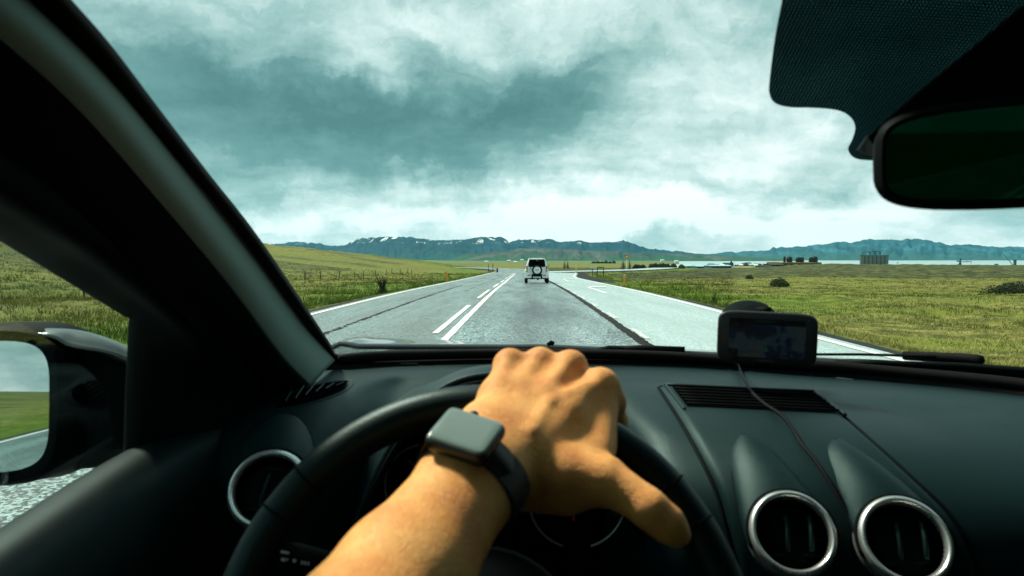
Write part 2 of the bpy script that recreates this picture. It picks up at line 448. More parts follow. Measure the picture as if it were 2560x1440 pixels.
def strip(name, x0, x1, ys, lift, material, parent=None, wob=0, kind=None):
    """longitudinal sheet between x0(y) and x1(y) following the road's profile"""
    f0 = x0 if callable(x0) else (lambda y: x0); f1 = x1 if callable(x1) else (lambda y: x1)
    V = []; 
    for i, y in enumerate(ys):
        z = float(base(y)) + lift
        a = f0(y) + (random.uniform(-wob, wob) if wob else 0); b_ = f1(y) + (random.uniform(-wob, wob) if wob else 0)
        V += [(a, y, z), (b_, y, z)]
    Fs = [(2 * i, 2 * i + 1, 2 * i + 3, 2 * i + 2) for i in range(len(ys) - 1)]
    o = mk(name, V, Fs, material, parent)
    if kind: o['kind'] = kind
    return o
def ribbon(name, L, half, lift, material, parent=None, kind=None, side=0):
    C = cr(L, 90); V = []
    for i, p in enumerate(C):
        t = C[min(i + 1, len(C) - 1)] - C[max(i - 1, 0)]; t /= np.linalg.norm(t); n = np.array([t[1], -t[0]])
        z = float(base(p[1])) + lift
        a = p + n * (side - half); b_ = p + n * (side + half); V += [(*a, z), (*b_, z)]
    o = mk(name, V, [(2 * i, 2 * i + 1, 2 * i + 3, 2 * i + 2) for i in range(len(C) - 1)], material, parent)
    if kind: o['kind'] = kind
    return o
ylong = np.concatenate([np.linspace(-300, -20, 15), np.linspace(-18, 110, 129)])
flare = lambda y: 5.30 + 3.4 * float(sstep(62, 118, y))
road = strip('road', -5.50, -1.45, ylong, 0.0, M_ROAD, kind='structure')
lane = strip('driving_lane', -1.45, 2.02, ylong, 0.0, M_LANE, road)
turn = strip('turn_lane', 2.02, flare, ylong, 0.002, M_TURN, road)
far = ribbon('main_road_beyond', MAIN[1:], 5.3, -.004, M_ROAD, road)
sider = ribbon('side_road', SIDE, 3.9, .008, M_TURN, kind='structure')
seamo = strip('bitumen_seam', 1.86, 2.04, np.linspace(-20, 58, 500), .006, M_SEAM, road, wob=.022)
crack = strip('crack', -3.66, -3.60, np.linspace(5, 40, 420), .006, M_SEAM, road, wob=.06)
crack2 = strip('crack', -2.62, -2.59, np.linspace(30, 90, 200), .006, M_SEAM, road, wob=.02)
def marking(x0, x1, y0, y1, wob=0.008, M=None):
    n = max(2, int((y1 - y0) * 2)); return strip('marking', x0, x1, np.linspace(y0, y1, n + 1), .011, M or M_PAINT, road, wob=wob)
marking(-5.31, -5.16, -60, 125); marking(-1.40, -1.26, -60, 105)
marking(lambda y: flare(y) - .32, lambda y: flare(y) - .18, -60, 112)
for y0 in np.arange(-26, 100, 11.8):
    a = y0 + 3.0; marking(-1.68, -1.56, a, a + 7.8)
for y0 in np.arange(-20.4, 95, 4.0): marking(2.06, 2.17, y0, y0 + 1.7, .02, M_WORN)
def arrow(y0):
    z = float(base(y0 + 4)) + .013
    marking(3.33, 3.47, y0, y0 + 8.1, .004)
    mk('marking', [(3.47, y0 + 7.6, z), (3.47, y0 + 8.1, z), (4.30, y0 + 7.9, z), (4.30, y0 + 7.35, z)][::-1], [(0, 1, 2, 3)], M_PAINT, road)
arrow(28.2); arrow(52)

# ------------------------------------------------------------------ water, mountains
def water_mat(h, b):
    geo = h.new('ShaderNodeNewGeometry').outputs['Position']
    b.inputs['Base Color'].default_value = (.28, .40, .40, 1); b.inputs['Roughness'].default_value = .35; b.inputs['Specular IOR Level'].default_value = .8
    bump(h, b, h.noise(h.scale(geo, (1, .3, 1)), .06, 4), .6, 1.2)
mk('water', [(-200, 180, -7), (14000, 180, -7), (14000, 12500, -7), (-200, 12500, -7)], [(0, 1, 2, 3)], mat('water', fn=water_mat))['kind'] = 'structure'
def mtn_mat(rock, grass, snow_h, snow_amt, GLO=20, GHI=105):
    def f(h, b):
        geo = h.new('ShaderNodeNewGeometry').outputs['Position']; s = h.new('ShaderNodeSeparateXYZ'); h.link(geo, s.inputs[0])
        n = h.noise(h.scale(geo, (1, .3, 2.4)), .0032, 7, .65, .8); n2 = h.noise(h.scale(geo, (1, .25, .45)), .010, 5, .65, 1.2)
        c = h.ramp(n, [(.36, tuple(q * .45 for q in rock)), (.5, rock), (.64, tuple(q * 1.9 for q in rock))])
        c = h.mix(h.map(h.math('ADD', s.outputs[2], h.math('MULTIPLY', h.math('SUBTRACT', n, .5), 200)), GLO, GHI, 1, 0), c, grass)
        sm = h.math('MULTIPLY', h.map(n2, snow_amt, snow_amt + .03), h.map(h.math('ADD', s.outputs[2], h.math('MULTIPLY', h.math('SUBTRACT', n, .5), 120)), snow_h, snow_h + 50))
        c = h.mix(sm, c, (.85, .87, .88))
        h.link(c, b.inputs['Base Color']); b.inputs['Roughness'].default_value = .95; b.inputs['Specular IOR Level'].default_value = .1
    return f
def mountain(name, prof, D0, D1, ridge, material, seed, gully=.2, nu=520, nv=44, foot=0.0, base_z=-8.0):
    """heightfield range: prof = (photo px, py) skyline, standing between depths D0 and D1, highest at depth share `ridge`"""
    prof = np.array(prof, float); pxs = np.linspace(prof[0, 0], prof[-1, 0], nu); pys = np.interp(pxs, prof[:, 0], prof[:, 1])
    Dr = D0 + (D1 - D0) * ridge
    pys = pys + 5.0 * fbm(pxs * .05 + seed, np.zeros(nu), 4, .6) * np.clip((649 - pys) / 30, 0, 1)
    k = (pxs - 1310) / F; H = (649 - pys) / F * Dr + CAMH - base_z
    V = np.zeros((nv, nu, 3))
    for j, v in enumerate(np.linspace(0, 1, nv)):
        y = D0 + (D1 - D0) * v + 220 * fbm(pxs * .01 + seed, np.full(nu, v * 3), 3) * (1 - abs(2 * v - 1))
        sh = (v / ridge) if v < ridge else 1 - .9 * (v - ridge) / (1 - ridge)
        sh = sh ** (.85 + .9 * (1 - H / H.max())) if v < ridge else sh
        gl = np.abs(fbm(pxs * .028 + seed + v * .6, np.full(nu, v * 2.2 + seed), 5, .55)) * 2 - .3
        body = sh * (1 - foot * (v < ridge)) - gully * gl * sh * (1 - sh) * 2.2
        V[j, :, 0] = k * y; V[j, :, 1] = y; V[j, :, 2] = base_z + H * np.clip(body, 0, 1.0)
    I = np.arange(nv * nu).reshape(nv, nu)
    Fm = np.stack([I[:-1, :-1], I[:-1, 1:], I[1:, 1:], I[1:, :-1]], -1).reshape(-1, 4)
    o = fast_mesh(name, V.reshape(-1, 3), Fm, material); o['kind'] = 'structure'; return o
prof_main = [(380, 622), (520, 612), (640, 616), (712, 606), (730, 602), (747, 604), (759, 601), (775, 607), (805, 610), (817, 613), (860, 614), (877, 602), (902, 593), (920, 594), (937, 595),
    (950, 592), (1030, 592), (1087, 597), (1125, 599), (1217, 590), (1255, 592), (1262, 596), (1272, 602), (1300, 599), (1320, 597), (1375, 599), (1392, 604), (1450, 599), (1462, 602), (1475, 607),
    (1517, 606), (1542, 605), (1565, 601), (1580, 607), (1600, 615), (1642, 621), (1680, 626), (1730, 632), (1780, 636), (1850, 641), (1960, 648)]
prof_bay = [(1730, 640), (1780, 634), (1800, 631), (1845, 629), (1919, 628), (1928, 619), (1954, 615), (1993, 616), (2052, 609), (2100, 604), (2121, 606), (2135, 601), (2165, 598), (2299, 597), (2320, 607),
    (2364, 611), (2409, 610), (2453, 615), (2560, 616), (2700, 612), (2900, 618), (3300, 622), (3800, 640)]
prof_foot = [(1080, 652), (1120, 650), (1162, 636), (1200, 631), (1250, 627), (1300, 622), (1330, 620), (1400, 621), (1450, 625), (1500, 628), (1600, 631), (1700, 635), (1800, 640), (1900, 645), (2000, 649)]
mountain('mountain_range', prof_main, 6200, 8600, .62, mat('mountain_rock', fn=mtn_mat((.006, .022, .032), (.014, .05, .034), 160, .585)), 3, .55)  # blue of the distant haze put partly into the rock colour
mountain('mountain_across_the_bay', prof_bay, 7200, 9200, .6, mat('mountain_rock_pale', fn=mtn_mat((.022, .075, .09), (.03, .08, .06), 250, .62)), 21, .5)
mountain('foothill', prof_foot, 3600, 5000, .55, mat('foothill_earth', fn=mtn_mat((.050, .062, .045), (.022, .075, .032), 900, .9, 4, 26)), 40, .6, nu=300)

# the air between: pale even haze
hb = MB().box((1500, 3200, 262), (17000, 15400, 556)).build('haze', mat('haze_air'))
hb['kind'] = 'stuff'
hm = MATS['haze_air'].node_tree; hm.nodes.clear()
vol = hm.nodes.new('ShaderNodeVolumePrincipled'); vol.inputs['Color'].default_value = (.16, .74, 1.0, 1); vol.inputs['Density'].default_value = HAZE = 3.2e-5
vol.inputs['Anisotropy'].default_value = 0.2
ho = hm.nodes.new('ShaderNodeOutputMaterial'); hm.links.new(vol.outputs[0], ho.inputs['Volume'])
# ------------------------------------------------------------------ the car we sit in
BLACK = gm('black_plastic', (.0025, .0034, .0038), .7, .06)
DASH = gm('dashboard_plastic', (.0028, .0120, .0132), .46, .22, 1100, .4, .30, .6)
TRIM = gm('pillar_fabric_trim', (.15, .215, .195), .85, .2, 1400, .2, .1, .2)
DARKTRIM = gm('dark_door_plastic', (.003, .006, .007), .5, .2, 1100, .3, .15, .3)
RUBBER = gm('rubber_seal', (.004, .004, .004), .7, .08)
CHROME = mat('satin_ring', (.72, .76, .74), .34, .85, fn=lambda h, b: h.link(h.map(h.noise(objco(h), 60, 3), .3, .7, .22, .36), b.inputs['Roughness']))
PAINT = mat('grey_car_paint', (.10, .115, .115), .25, .3, coat=.6, fn=lambda h, b: h.link(h.map(h.noise(objco(h), 9, 4), .3, .7, .2, .34), b.inputs['Roughness']))
def glass_fn(tint, refl, rough=.0):
    def f(h, b):
        t = h.m.node_tree; out = [n for n in t.nodes if n.type == 'OUTPUT_MATERIAL'][0]; t.nodes.remove(b)
        tr = h.new('ShaderNodeBsdfTransparent'); tr.inputs[0].default_value = (*tint, 1)
        gl = h.new('ShaderNodeBsdfGlossy'); gl.inputs['Roughness'].default_value = rough
        lw = h.new('ShaderNodeFresnel'); lw.inputs[0].default_value = 1.45
        geo = h.new('ShaderNodeNewGeometry')
        mx = h.new('ShaderNodeMixShader'); h.link(h.math('MULTIPLY', lw.outputs[0], refl), mx.inputs[0]); h.link(tr.outputs[0], mx.inputs[1]); h.link(gl.outputs[0], mx.inputs[2])
        h.link(mx.outputs[0], out.inputs['Surface'])
    return f
GLASS = mat('windscreen_glass', fn=glass_fn((.93, .985, .975), .14))
TINT = mat('tinted_rear_glass', fn=glass_fn((.05, .16, .12), .5))
MIRROR = mat('mirror_glass', (.60, .68, .66), .01, 1.0)
MIRROR_DIM = mat('dimmed_mirror_glass', (.12, .36, .29), .03, 1.0)

car = empty('driven_car', (0, 0, 0), label='cabin of the car being driven, black dashboard, steering wheel, grey bonnet and side mirror', cat='car')
def s_of(py): return (py - 649) / F
def dws(py): return .385 / (.5 - s_of(py))

WB = cr([P(*q) for q in [(800, 912, 1.07), (1000, 902, 1.145), (1300, 897, 1.17), (1700, 905, 1.133), (2000, 925, 1.05), (2200, 938, 1.0), (2560, 975, .89), (2900, 1030, .78)]], 40)
WT = cr([(-.34, .27, 1.60), (-.1, .33, 1.62), (.15, .36, 1.63), (.4, .36, 1.63), (.65, .33, 1.62), (.80, .27, 1.6)], 40)
NV = 16
WG = np.stack([WB * (1 - v) + WT * v + np.array([0, .02, .03]) * math.sin(math.pi * v) for v in np.linspace(0, 1, NV)])
wsg = MB().grid(WG).build('windscreen', GLASS, car, smooth=True)
from mathutils.bvhtree import BVHTree
def bvh_of(o):
    me = o.data; return BVHTree.FromPolygons([v.co.copy() for v in me.vertices], [tuple(p.vertices) for p in me.polygons])
WSB = bvh_of(wsg)
def cast(tree, px, py, fallback=1.0):
    d = Vector(P(px, py, 1.0) - CL).normalized()
    h = tree.ray_cast(Vector(CL), d, 10)
    if h[0] is None: return P(px, py, fallback), np.array([0, -.5, .8])
    n = h[1] if h[1].dot(d) < 0 else -h[1]
    return np.array(h[0]), np.array(n)
def onglass(px, py, off=.003):
    p, n = cast(WSB, px, py); return p + (CL - p) / np.linalg.norm(CL - p) * off

# dotted black border (frit) behind the mirror
def frit(h, b):
    t = h.m.node_tree; out = [n for n in t.nodes if n.type == 'OUTPUT_MATERIAL'][0]
    uv = h.scale(objco(h), (330, 370, 370))
    v = h.new('ShaderNodeTexVoronoi', feature='F1', voronoi_dimensions='2D'); v.inputs['Randomness'].default_value = 0; h.link(uv, v.inputs['Vector']); v.inputs['Scale'].default_value = 1
    hole = h.map(v.outputs['Distance'], .20, .26, 1, 0)
    tr = h.new('ShaderNodeBsdfTransparent'); tr.inputs[0].default_value = (.03, .10, .10, 1)
    b.inputs['Base Color'].default_value = (.012, .022, .024, 1); b.inputs['Roughness'].default_value = .4
    mx = h.new('ShaderNodeMixShader'); h.link(h.math('MULTIPLY', hole, .9), mx.inputs[0]); h.link(b.outputs[0], mx.inputs[1]); h.link(tr.outputs[0], mx.inputs[2])
    h.link(mx.outputs[0], out.inputs['Surface'])
FRIT = mat('dotted_glass_border', fn=frit)
edge = [(1958, -60), (1955, 0), (1938, 90), (1924, 200), (1924, 235), (1938, 258), (1975, 268), (2040, 270), (2095, 276), (2125, 292), (2138, 318), (2130, 350), (2120, 372), (2132, 392), (2160, 400), (2230, 402)]
edge = cr(edge, 60)
top = [(1958 + (2800 - 1958) * i / 59, -320 + 60 * i / 59) for i in range(60)]
G_ = np.array([[onglass(e[0] * (1 - t) + q[0] * t, e[1] * (1 - t) + q[1] * t) for t in np.linspace(0, 1, 12)] for e, q in zip(edge, top)])
MB().grid(G_).build('dotted_border', FRIT, car, smooth=True)

# left edge seal + pillar
RE = [(80, -90), (145, 0), (268, 137), (392, 294), (516, 450), (640, 606), (762, 781), (822, 868), (850, 903), (900, 912)]
LE = [(-60, -90), (47, 0), (175, 125), (300, 255), (437, 406), (562, 560), (690, 735), (765, 830), (822, 893), (860, 930)]
r1 = cr([P(*q, dws(q[1]) * .985) for q in RE], 50); l1 = cr([P(*q, dws(q[1]) * .985) for q in LE], 50)
solid(MB().grid(np.stack([r1, (r1 + l1) / 2 + [0, -.004, 0], l1])).build('windscreen_seal', RUBBER, car, smooth=True), .012, 1)
A_ = [(-75, -90), (32, 0), (235, 192), (424, 411), (612, 642), (742, 812), (826, 904)]
B_ = [(-150, -15), (-25, 72), (182, 260), (370, 478), (558, 710), (682, 884), (758, 966)]
C_ = [(-380, 190), (-224, 291), (11, 444), (254, 602), (481, 792), (600, 925), (690, 992)]
rows = []
for a, b_, c in zip(A_, B_, C_):
    dA = dws(a[1]) * .975; kA = (1310 - a[0]) / F; kB = (1310 - b_[0]) / F
    dB = dA * kA / kB * 1.003; dC = dB * 1.02
    m1 = ((a[0] + b_[0]) / 2, (a[1] + b_[1]) / 2); m2 = ((b_[0] * .55 + c[0] * .45), (b_[1] * .55 + c[1] * .45))
    rows.append([P(*a, dA), P(*m1, (dA + dB) / 2 * .972), P(*b_, dB), P(*m2, dB * 1.0), P(*c, dC), P(c[0] - 14, c[1] + 14, dC * 1.06)])
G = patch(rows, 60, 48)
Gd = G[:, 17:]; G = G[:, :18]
solid(MB().grid(Gd).build('pillar_trim_shaded', BLACK, car, smooth=True), .008, 1)  # shaded side of the same trim, its shade put into a black colour
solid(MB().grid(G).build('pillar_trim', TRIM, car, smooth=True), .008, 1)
D_ = [(-400, 320), (-250, 407), (-80, 515), (160, 666), (348, 786), (345, 950), (342, 1185)]
rows = []
for c, d_ in zip(C_, D_):
    kD = (1310 - d_[0]) / F; dD = .425 / kD; dA = None
    dC0 = .350 / ((1310 - c[0]) / F)
    rows.append([P(c[0] + 12, c[1] - 12, dC0 * 1.01), P(c[0] - 10, c[1] + 12, dC0 * .99), P(c[0] * .55 + d_[0] * .45, c[1] * .55 + d_[1] * .45, (dC0 + dD) / 2 * .98), P(*d_, dD), P(d_[0] + 22, d_[1] - 16, dD * 1.12)])
R2 = np.array([cr(r, 18) for r in rows])
G = np.concatenate([patch(rows[:5], 36, 18), patch(rows[4:], 14, 18)[1:]])
solid(MB().grid(G).build('door_frame', BLACK, car, smooth=True), .01, 1)

# door: sill, panel, window glass
sx = [(.10, 1.100), (.45, 1.112), (.70, 1.132), (.95, 1.14), (1.15, 1.14)]
prof = [(-.43, -.02), (-.428, 0), (-.405, .006), (-.388, .0), (-.378, -.02), (-.368, -.06), (-.372, -.13), (-.355, -.3), (-.36, -.6)]
G = np.array([[(px_ + (.03 * sstep(.7, 1.1, y)), y, z + pz) for (px_, pz) in prof] for (y, z) in sx])
G = np.stack([cr(G[:, j], 40) for j in range(G.shape[1])], 1); G = np.array([cr(r, 34) for r in G])
solid(MB().grid(G).build('door_panel', DARKTRIM, car, smooth=True), .01, 1)
MB().prism([(-.432, -.45, 1.12), (-.432, .80, 1.12), (-.432, .80, 1.30), (-.432, .52, 1.40), (-.432, .05, 1.59), (-.432, -.45, 1.62)], (.004, 0, 0)).build('side_window', GLASS, car)
MB().box((1.15, -.1, 1.36), (.005, 1.9, .52)).build('side_window', TINT, car)  # unseen right window, dark tint added to keep light out of the cabin

# dashboard top, rolling over to its face
XS = np.array([-.40, -.33, -.27, -.225, -.20, -.1, 0, .10, .135, .18, .25, .35, .45, .6, .8, 1.0])
YR = np.array([.78, .755, .73, .725, .86, .87, .87, .87, .675, .655, .625, .605, .60, .59, .58, .58])
YB = np.interp(XS, WB[:, 0], WB[:, 1]); ZB = np.interp(XS, WB[:, 0], WB[:, 2]) - .006
rows = []
for x, yr, yb, zb in zip(XS, YR, YB, ZB):
    yr = min(yr, yb - .1)
    rows.append([(x, yb + .015, zb - .012), (x, yb - .01, zb), (x, yb * .6 + yr * .4, 1.1775), (x, yr + .13, 1.166), (x, yr + .06, 1.146), (x, yr + .018, 1.112), (x, yr, 1.06), (x, yr + .005, .98), (x, yr + .03, .85), (x, yr + .06, .6)])
rows = [cr(r, 70) for r in rows]; rows = np.array(rows)
G = np.stack([np.array([np.interp(np.linspace(-.40, 1.0, 141), XS, rows[:, j, c]) for c in range(3)]).T for j in range(70)], 1)
for _ in range(3):
    G[1:-1, :, 1:] = .25 * G[:-2, :, 1:] + .5 * G[1:-1, :, 1:] + .25 * G[2:, :, 1:]
dash = MB().grid(G).build('dashboard', DASH, car, smooth=True)
DB = bvh_of(dash)
def ondash(px, py, off=.001, fb=.65):
    for k_ in range(14):      # a point just past the far edge slides back onto the surface
        d_ = Vector(P(px, py + 3 * k_, 1.0) - CL).normalized()
        if DB.ray_cast(Vector(CL), d_, 10)[0] is not None: break
    p, n = cast(DB, px, py + 3 * k_ if k_ < 13 else py, fb); return p + n * off
def seam(pts, r=.0016, name='panel_gap', parent=dash, m=BLACK, n=60, off=.0):
    q = cr(pts, n); return MB().tube([ondash(a, b_, off) for a, b_ in q], r, 6).build(name, m, parent, smooth=True)

# centre console panel
Lb = [(1651, 969), (1717, 1074), (1787, 1210), (1818, 1308), (1849, 1440), (1866, 1540)]
Rb = [(2039, 987), (2109, 1047), (2261, 1183), (2378, 1300), (2440, 1424), (2470, 1540)]
Lc, Rc = cr(Lb, 50), cr(Rb, 50)
G = np.zeros((50, 40, 3))
for i in range(50):
    for j, s in enumerate(np.linspace(0, 1, 40)):
        e = min(1, min(s, 1 - s) / .03, (i + .5) / 1.5)
        q = Lc[i] * (1 - s) + Rc[i] * s; G[i, j] = ondash(q[0], q[1], .0005 + .0055 * e, .62)
MB().grid(G).build('console_panel', DASH, dash, smooth=True)
seam([(a - 5, b_) for a, b_ in Lb], .0022); seam([(a + 6, b_ - 2) for a, b_ in Rb], .0018); seam([(1648, 966), (1850, 972), (2040, 984)], .0014)
# grille with its slats
q4 = [(1678, 977), (2030, 994), (2104, 1047), (1717, 1028)]
def quadpt(u, v):
    a = np.array(q4[0]) * (1 - u) + np.array(q4[1]) * u; b_ = np.array(q4[3]) * (1 - u) + np.array(q4[2]) * u; return a * (1 - v) + b_ * v
G = np.array([[ondash(*quadpt(u, v), .0075) for u in np.linspace(0, 1, 14)] for v in np.linspace(0, 1, 8)])
MB().grid(G).build('grille_dark_sheet', mat('void_black', (.002, .002, .002), .95, 0, 0.0), dash, smooth=True)  # flat sheet over the dash, the pocket's shade put into its black
sl = None
for i in range(7):
    v = (i + .1) / 6.6
    o = MB().tube([ondash(*quadpt(u, v), .0085) for u in np.linspace(.005, .995, 10)], .0013, 5).build('grille_slat', BLACK, dash, smooth=True)
for e in (((1660, 972), (2036, 990)), ((2036, 990), (2112, 1050)), ((1664, 974), (1712, 1036))):
    MB().tube([ondash(e[0][0] * (1 - t) + e[1][0] * t, e[0][1] * (1 - t) + e[1][1] * t, .006) for t in np.linspace(0, 1, 12)], .0022, 8).build('grille_rim', DASH, dash, smooth=True)
# long slot and ridges under the windscreen
for dy, x0, x1 in ((0, 1440, 2080), (7, 1440, 2140)):
    seam([(x0, 906 + dy), (1700, 912 + dy), (1900, 921 + dy), (2000, 928 + dy), (x1, 944 + dy)], .0016, 'defroster_rib', m=DASH if dy else BLACK)
seam([(1440, 898), (1700, 905), (1960, 920), (2060, 929)], .0020, 'defroster_slot')
seam([(1955, 932), (2030, 938), (2100, 945), (2150, 949)], .0024, 'defroster_slot')
seam([(1056, 912), (1068, 905), (1082, 898)], .0012)
MB().box(ondash(1022, 911, .002), (.03, .008, .004), bev=.001).build('sun_sensor', DASH, dash)
# left demister slot
def strip_on(name, top_, bot, m, off=.003):
    a, b_ = cr(top_, 30), cr(bot, 30)
    return MB().grid(np.array([[ondash(*(p * (1 - t) + q * t), off) for t in np.linspace(0, 1, 5)] for p, q in zip(a, b_)])).build(name, m, dash, smooth=True)
strip_on('demister_vent', [(692, 1016), (740, 984), (800, 966), (872, 957)], [(700, 1020), (760, 1008), (820, 990), (862, 972)], MATS['void_black'])
seam([(684, 1022), (735, 980), (800, 960), (878, 953), (866, 976), (815, 998), (755, 1014), (690, 1024)], .0013, 'demister_frame', m=DASH)
for k in range(6):
    a = 715 + k * 25
    MB().tube([ondash(a, 1012 - k * 8, .005), ondash(a + 20, 975 - k * 2.2, .005)], .0012, 5).build('vent_slat', DASH, dash)

def round_vent(cx, cy, d, R, L, Rr, nrm, hood=True):
    c = P(cx, cy, d); M = frame(c, nrm, (1, 0, 0))
    v = MB().lathe([(R * 1.11, -.014), (R * 1.11, -.003), (R * 1.09, .001), (R * 1.04, .0045), (R * .985, .0058), (R * .935, .0045), (R * .91, .001), (R * .895, -.006)], 56, M).build('air_vent', CHROME, car, smooth=True)
    MB().lathe([(R * .905, -.002), (R * .84, -.02), (R * .8, -.03), (.0001, -.03)], 48, M).build('vent_recess', MATS['void_black'], v, smooth=True)
    MB().lathe([(R * .80, -.014), (R * .62, -.010), (R * .3, -.008), (.0001, -.008)], 48, M).build('vent_flap', BLACK, v, smooth=True)
    k = MB()
    for sgn, w_ in ((-.18, .3), (.42, .22)):
        pts = [np.array(M @ Vector((R * sgn + R * .12 * t, R * (-.45 + .9 * t), -.004 + .003 * math.sin(math.pi * t)))) for t in np.linspace(0, 1, 8)]
        k.tube(pts, .0022, 6)
    for sg_ in (-.5, -.1, .3, .62):
        hw_ = R * math.sqrt(max(.02, .74 - sg_ * sg_)); k.tube([np.array(M @ Vector((a_, R * sg_, -.0105))) for a_ in (-hw_, 0, hw_)], .0011, 5)
    k.build('vent_vane', DASH, v, smooth=True)
    if hood:
        Lc_, Rc_ = cr(L, 30), cr(Rr, 30); G = np.zeros((30, 34, 3))
        for i, t in enumerate(np.linspace(0, 1, 30)):
            for j, s in enumerate(np.linspace(0, 1, 34)):
                q = Lc_[i] * (1 - s) + Rc_[i] * s; p0 = ondash(q[0], q[1], .004 + .016 * math.sin(math.pi * s) ** .7 * math.sin(math.pi * min(t + .06, 1) * .5), d)
                an = math.radians(198 - 216 * s); pr = np.array(M @ Vector((R * 1.09 * math.cos(an), R * 1.09 * math.sin(an), -.004)))
                wgt = t ** 1.7; G[i, j] = p0 * (1 - wgt) + pr * wgt
        solid(MB().grid(G).build('vent_hood', DASH, dash, smooth=True), .004, 0)
        allp = [G[i, 0] for i in range(29, 0, -1)] + [G[0, j] for j in range(0, 34, 3)] + [G[i, -1] for i in range(1, 30)]
        MB().tube([p + (CL - p) * .002 for p in allp], .0019, 6).build('panel_gap', BLACK, dash, smooth=True)
        arc = [np.array(M @ Vector((R * 1.11 * math.cos(a), R * 1.11 * math.sin(a), -.001))) for a in np.linspace(math.radians(198), math.radians(-18), 40)]
        MB().tube(arc, .0022, 6).build('panel_gap', BLACK, dash, smooth=True)
    return v
round_vent(1981, 1332, .612, .0345, [(1853, 1101), (1826, 1130), (1826, 1190), (1840, 1280), (1862, 1370)], [(1868, 1099), (1925, 1128), (2005, 1208), (2058, 1270), (2096, 1360)], (-.10, -.80, .55))
round_vent(2262, 1350, .598, .0350, [(2082, 1112), (2060, 1136), (2090, 1215), (2120, 1290), (2140, 1380)], [(2098, 1110), (2190, 1165), (2290, 1240), (2352, 1300), (2388, 1385)], (-.14, -.80, .55))
round_vent(672, 1222, .72, .0385, [(640, 1075), (612, 1105), (585, 1150), (572, 1200), (570, 1250)], [(700, 1045), (752, 1044), (790, 1070), (800, 1130), (790, 1200)], (.10, -.80, .5))

# instrument hood, panel and dials
rows = []
for y, top_z, hw, drop in ((.725, 1.222, .165, .17), (.76, 1.224, .165, .16), (.82, 1.216, .172, .12), (.90, 1.198, .18, .06), (1.0, 1.176, .19, .02), (1.06, 1.165, .2, .01)):
    rows.append([(-.028 + hw * u * (1 + .1 * (1 - abs(u)) * 0), y, top_z - drop * abs(u) ** 2.6 - .030 * u * u) for u in np.linspace(-1, 1, 17)])
G = patch(rows, 40, 50)
solid(MB().grid(G).build('instrument_hood', DASH, car, smooth=True), .007, 1)
MB().tube([p + np.array([0, -.002, -.003]) for p in G[0]], .0042, 8).build('hood_lip', BLACK, car, smooth=True)
ip = MB().box((-.03, .84, 1.01), (.33, .01, .28)).build('instrument_panel', MATS['void_black'], car)
for (cx_, cy_, R, a0, a1) in ((1068, 1215, .0485, 100, 250), (1443, 1253, .0545, 185, 253), (1443, 1253, .0545, 287, 352)):
    c = P(cx_, cy_, .78); pts = [c + np.array([R * math.cos(math.radians(a)), 0, R * math.sin(math.radians(a))]) for a in np.linspace(a0, a1, 40)]
    MB().tube(pts, .0014, 6).build('dial_ring', mat('dial_metal', (.35, .40, .40), .35, .8), ip, smooth=True)
NEED = mat('needle_red', (.30, .05, .02), .5)
MB().box(P(1434, 1278, .79), (.0028, .002, .022)).build('dial_needle', NEED, ip)
MB().box(P(1038, 1166, .79), (.0026, .002, .024), (0, math.radians(-48), 0)).build('dial_needle', NEED, ip)
def text(name, s, M, size, material, parent, extrude=.0002):
    cu = bpy.data.curves.new(name, 'FONT'); cu.body = s; cu.size = size; cu.align_x = 'CENTER'; cu.align_y = 'CENTER'; cu.extrude = extrude
    cu.materials.append(material); o = bpy.data.objects.new(name, cu); COL.objects.link(o); o.matrix_world = M
    if parent is not None: o.parent = parent
    return o
def text_mesh(name, s, M, size, material, parent, extrude=.0002):
    o = text(name, s, M, size, material, None, extrude)
    dg = bpy.context.evaluated_depsgraph_get(); me = bpy.data.meshes.new_from_object(o.evaluated_get(dg)); bpy.data.objects.remove(o)
    n = bpy.data.objects.new(name, me); COL.objects.link(n)
    if not me.materials: me.materials.append(material)
    n.matrix_local = M
    if parent is not None: n.parent = parent
    return n
GREYTXT = mat('dim_print', (.10, .12, .13), .6)
for (s, px_, py_) in (('140', 1503, 1266), ('120', 1452, 1262)):
    text_mesh('dial_number', s, frame(P(px_, py_, .785), (0, -1, .0), (1, 0, 0)), .010, GREYTXT, ip)
for k in range(12):
    a = math.radians(200 - k * 20); c = P(1443, 1253, .79)
    MB().box(c + np.array([.047 * math.cos(a), 0, .047 * math.sin(a)]), (.004, .001, .0008), (0, -a, 0)).build('dial_mark', GREYTXT, ip)
# column cowl
MB().box((-.01, .66, .985), (.17, .20, .08), (math.radians(-20), 0, 0), bev=.03).build('column_cowl', BLACK, car, smooth=False)

# steering wheel
sw_c = Vector((-.030, .462, 1.072)); tilt = math.radians(25)
sw_n = Vector((0, -math.cos(tilt), math.sin(tilt)))
SM = frame(sw_c, sw_n, (1, 0, 0))
RW = .1805
LEATHER = gm('wheel_leather', (.0030, .006, .007), .45, .24, 700, .3, .15, .4)
rim = MB().tube([np.array(SM @ Vector((RW * math.cos(a), RW * math.sin(a), 0))) for a in np.linspace(0, 2 * math.pi, 120, endpoint=False)], .0150, 20, closed=True, flat=1.0).build('steering_wheel', LEATHER, car, smooth=True)
MB().lathe([(.075, -.01), (.072, .012), (.05, .026), (.02, .030), (.0001, .031)], 40, SM).build('hub', BLACK, rim, smooth=True)
for a in (176, 4, 270):
    a = math.radians(a)
    pts = [np.array(SM @ Vector((r * math.cos(a), r * math.sin(a), z))) for r, z in ((.05, .012), (.1, .008), (.14, .002), (.172, 0))]
    MB().tube(pts, [.03, .022, .019, .017], 12, flat=.4).build('spoke', BLACK, rim, smooth=True)
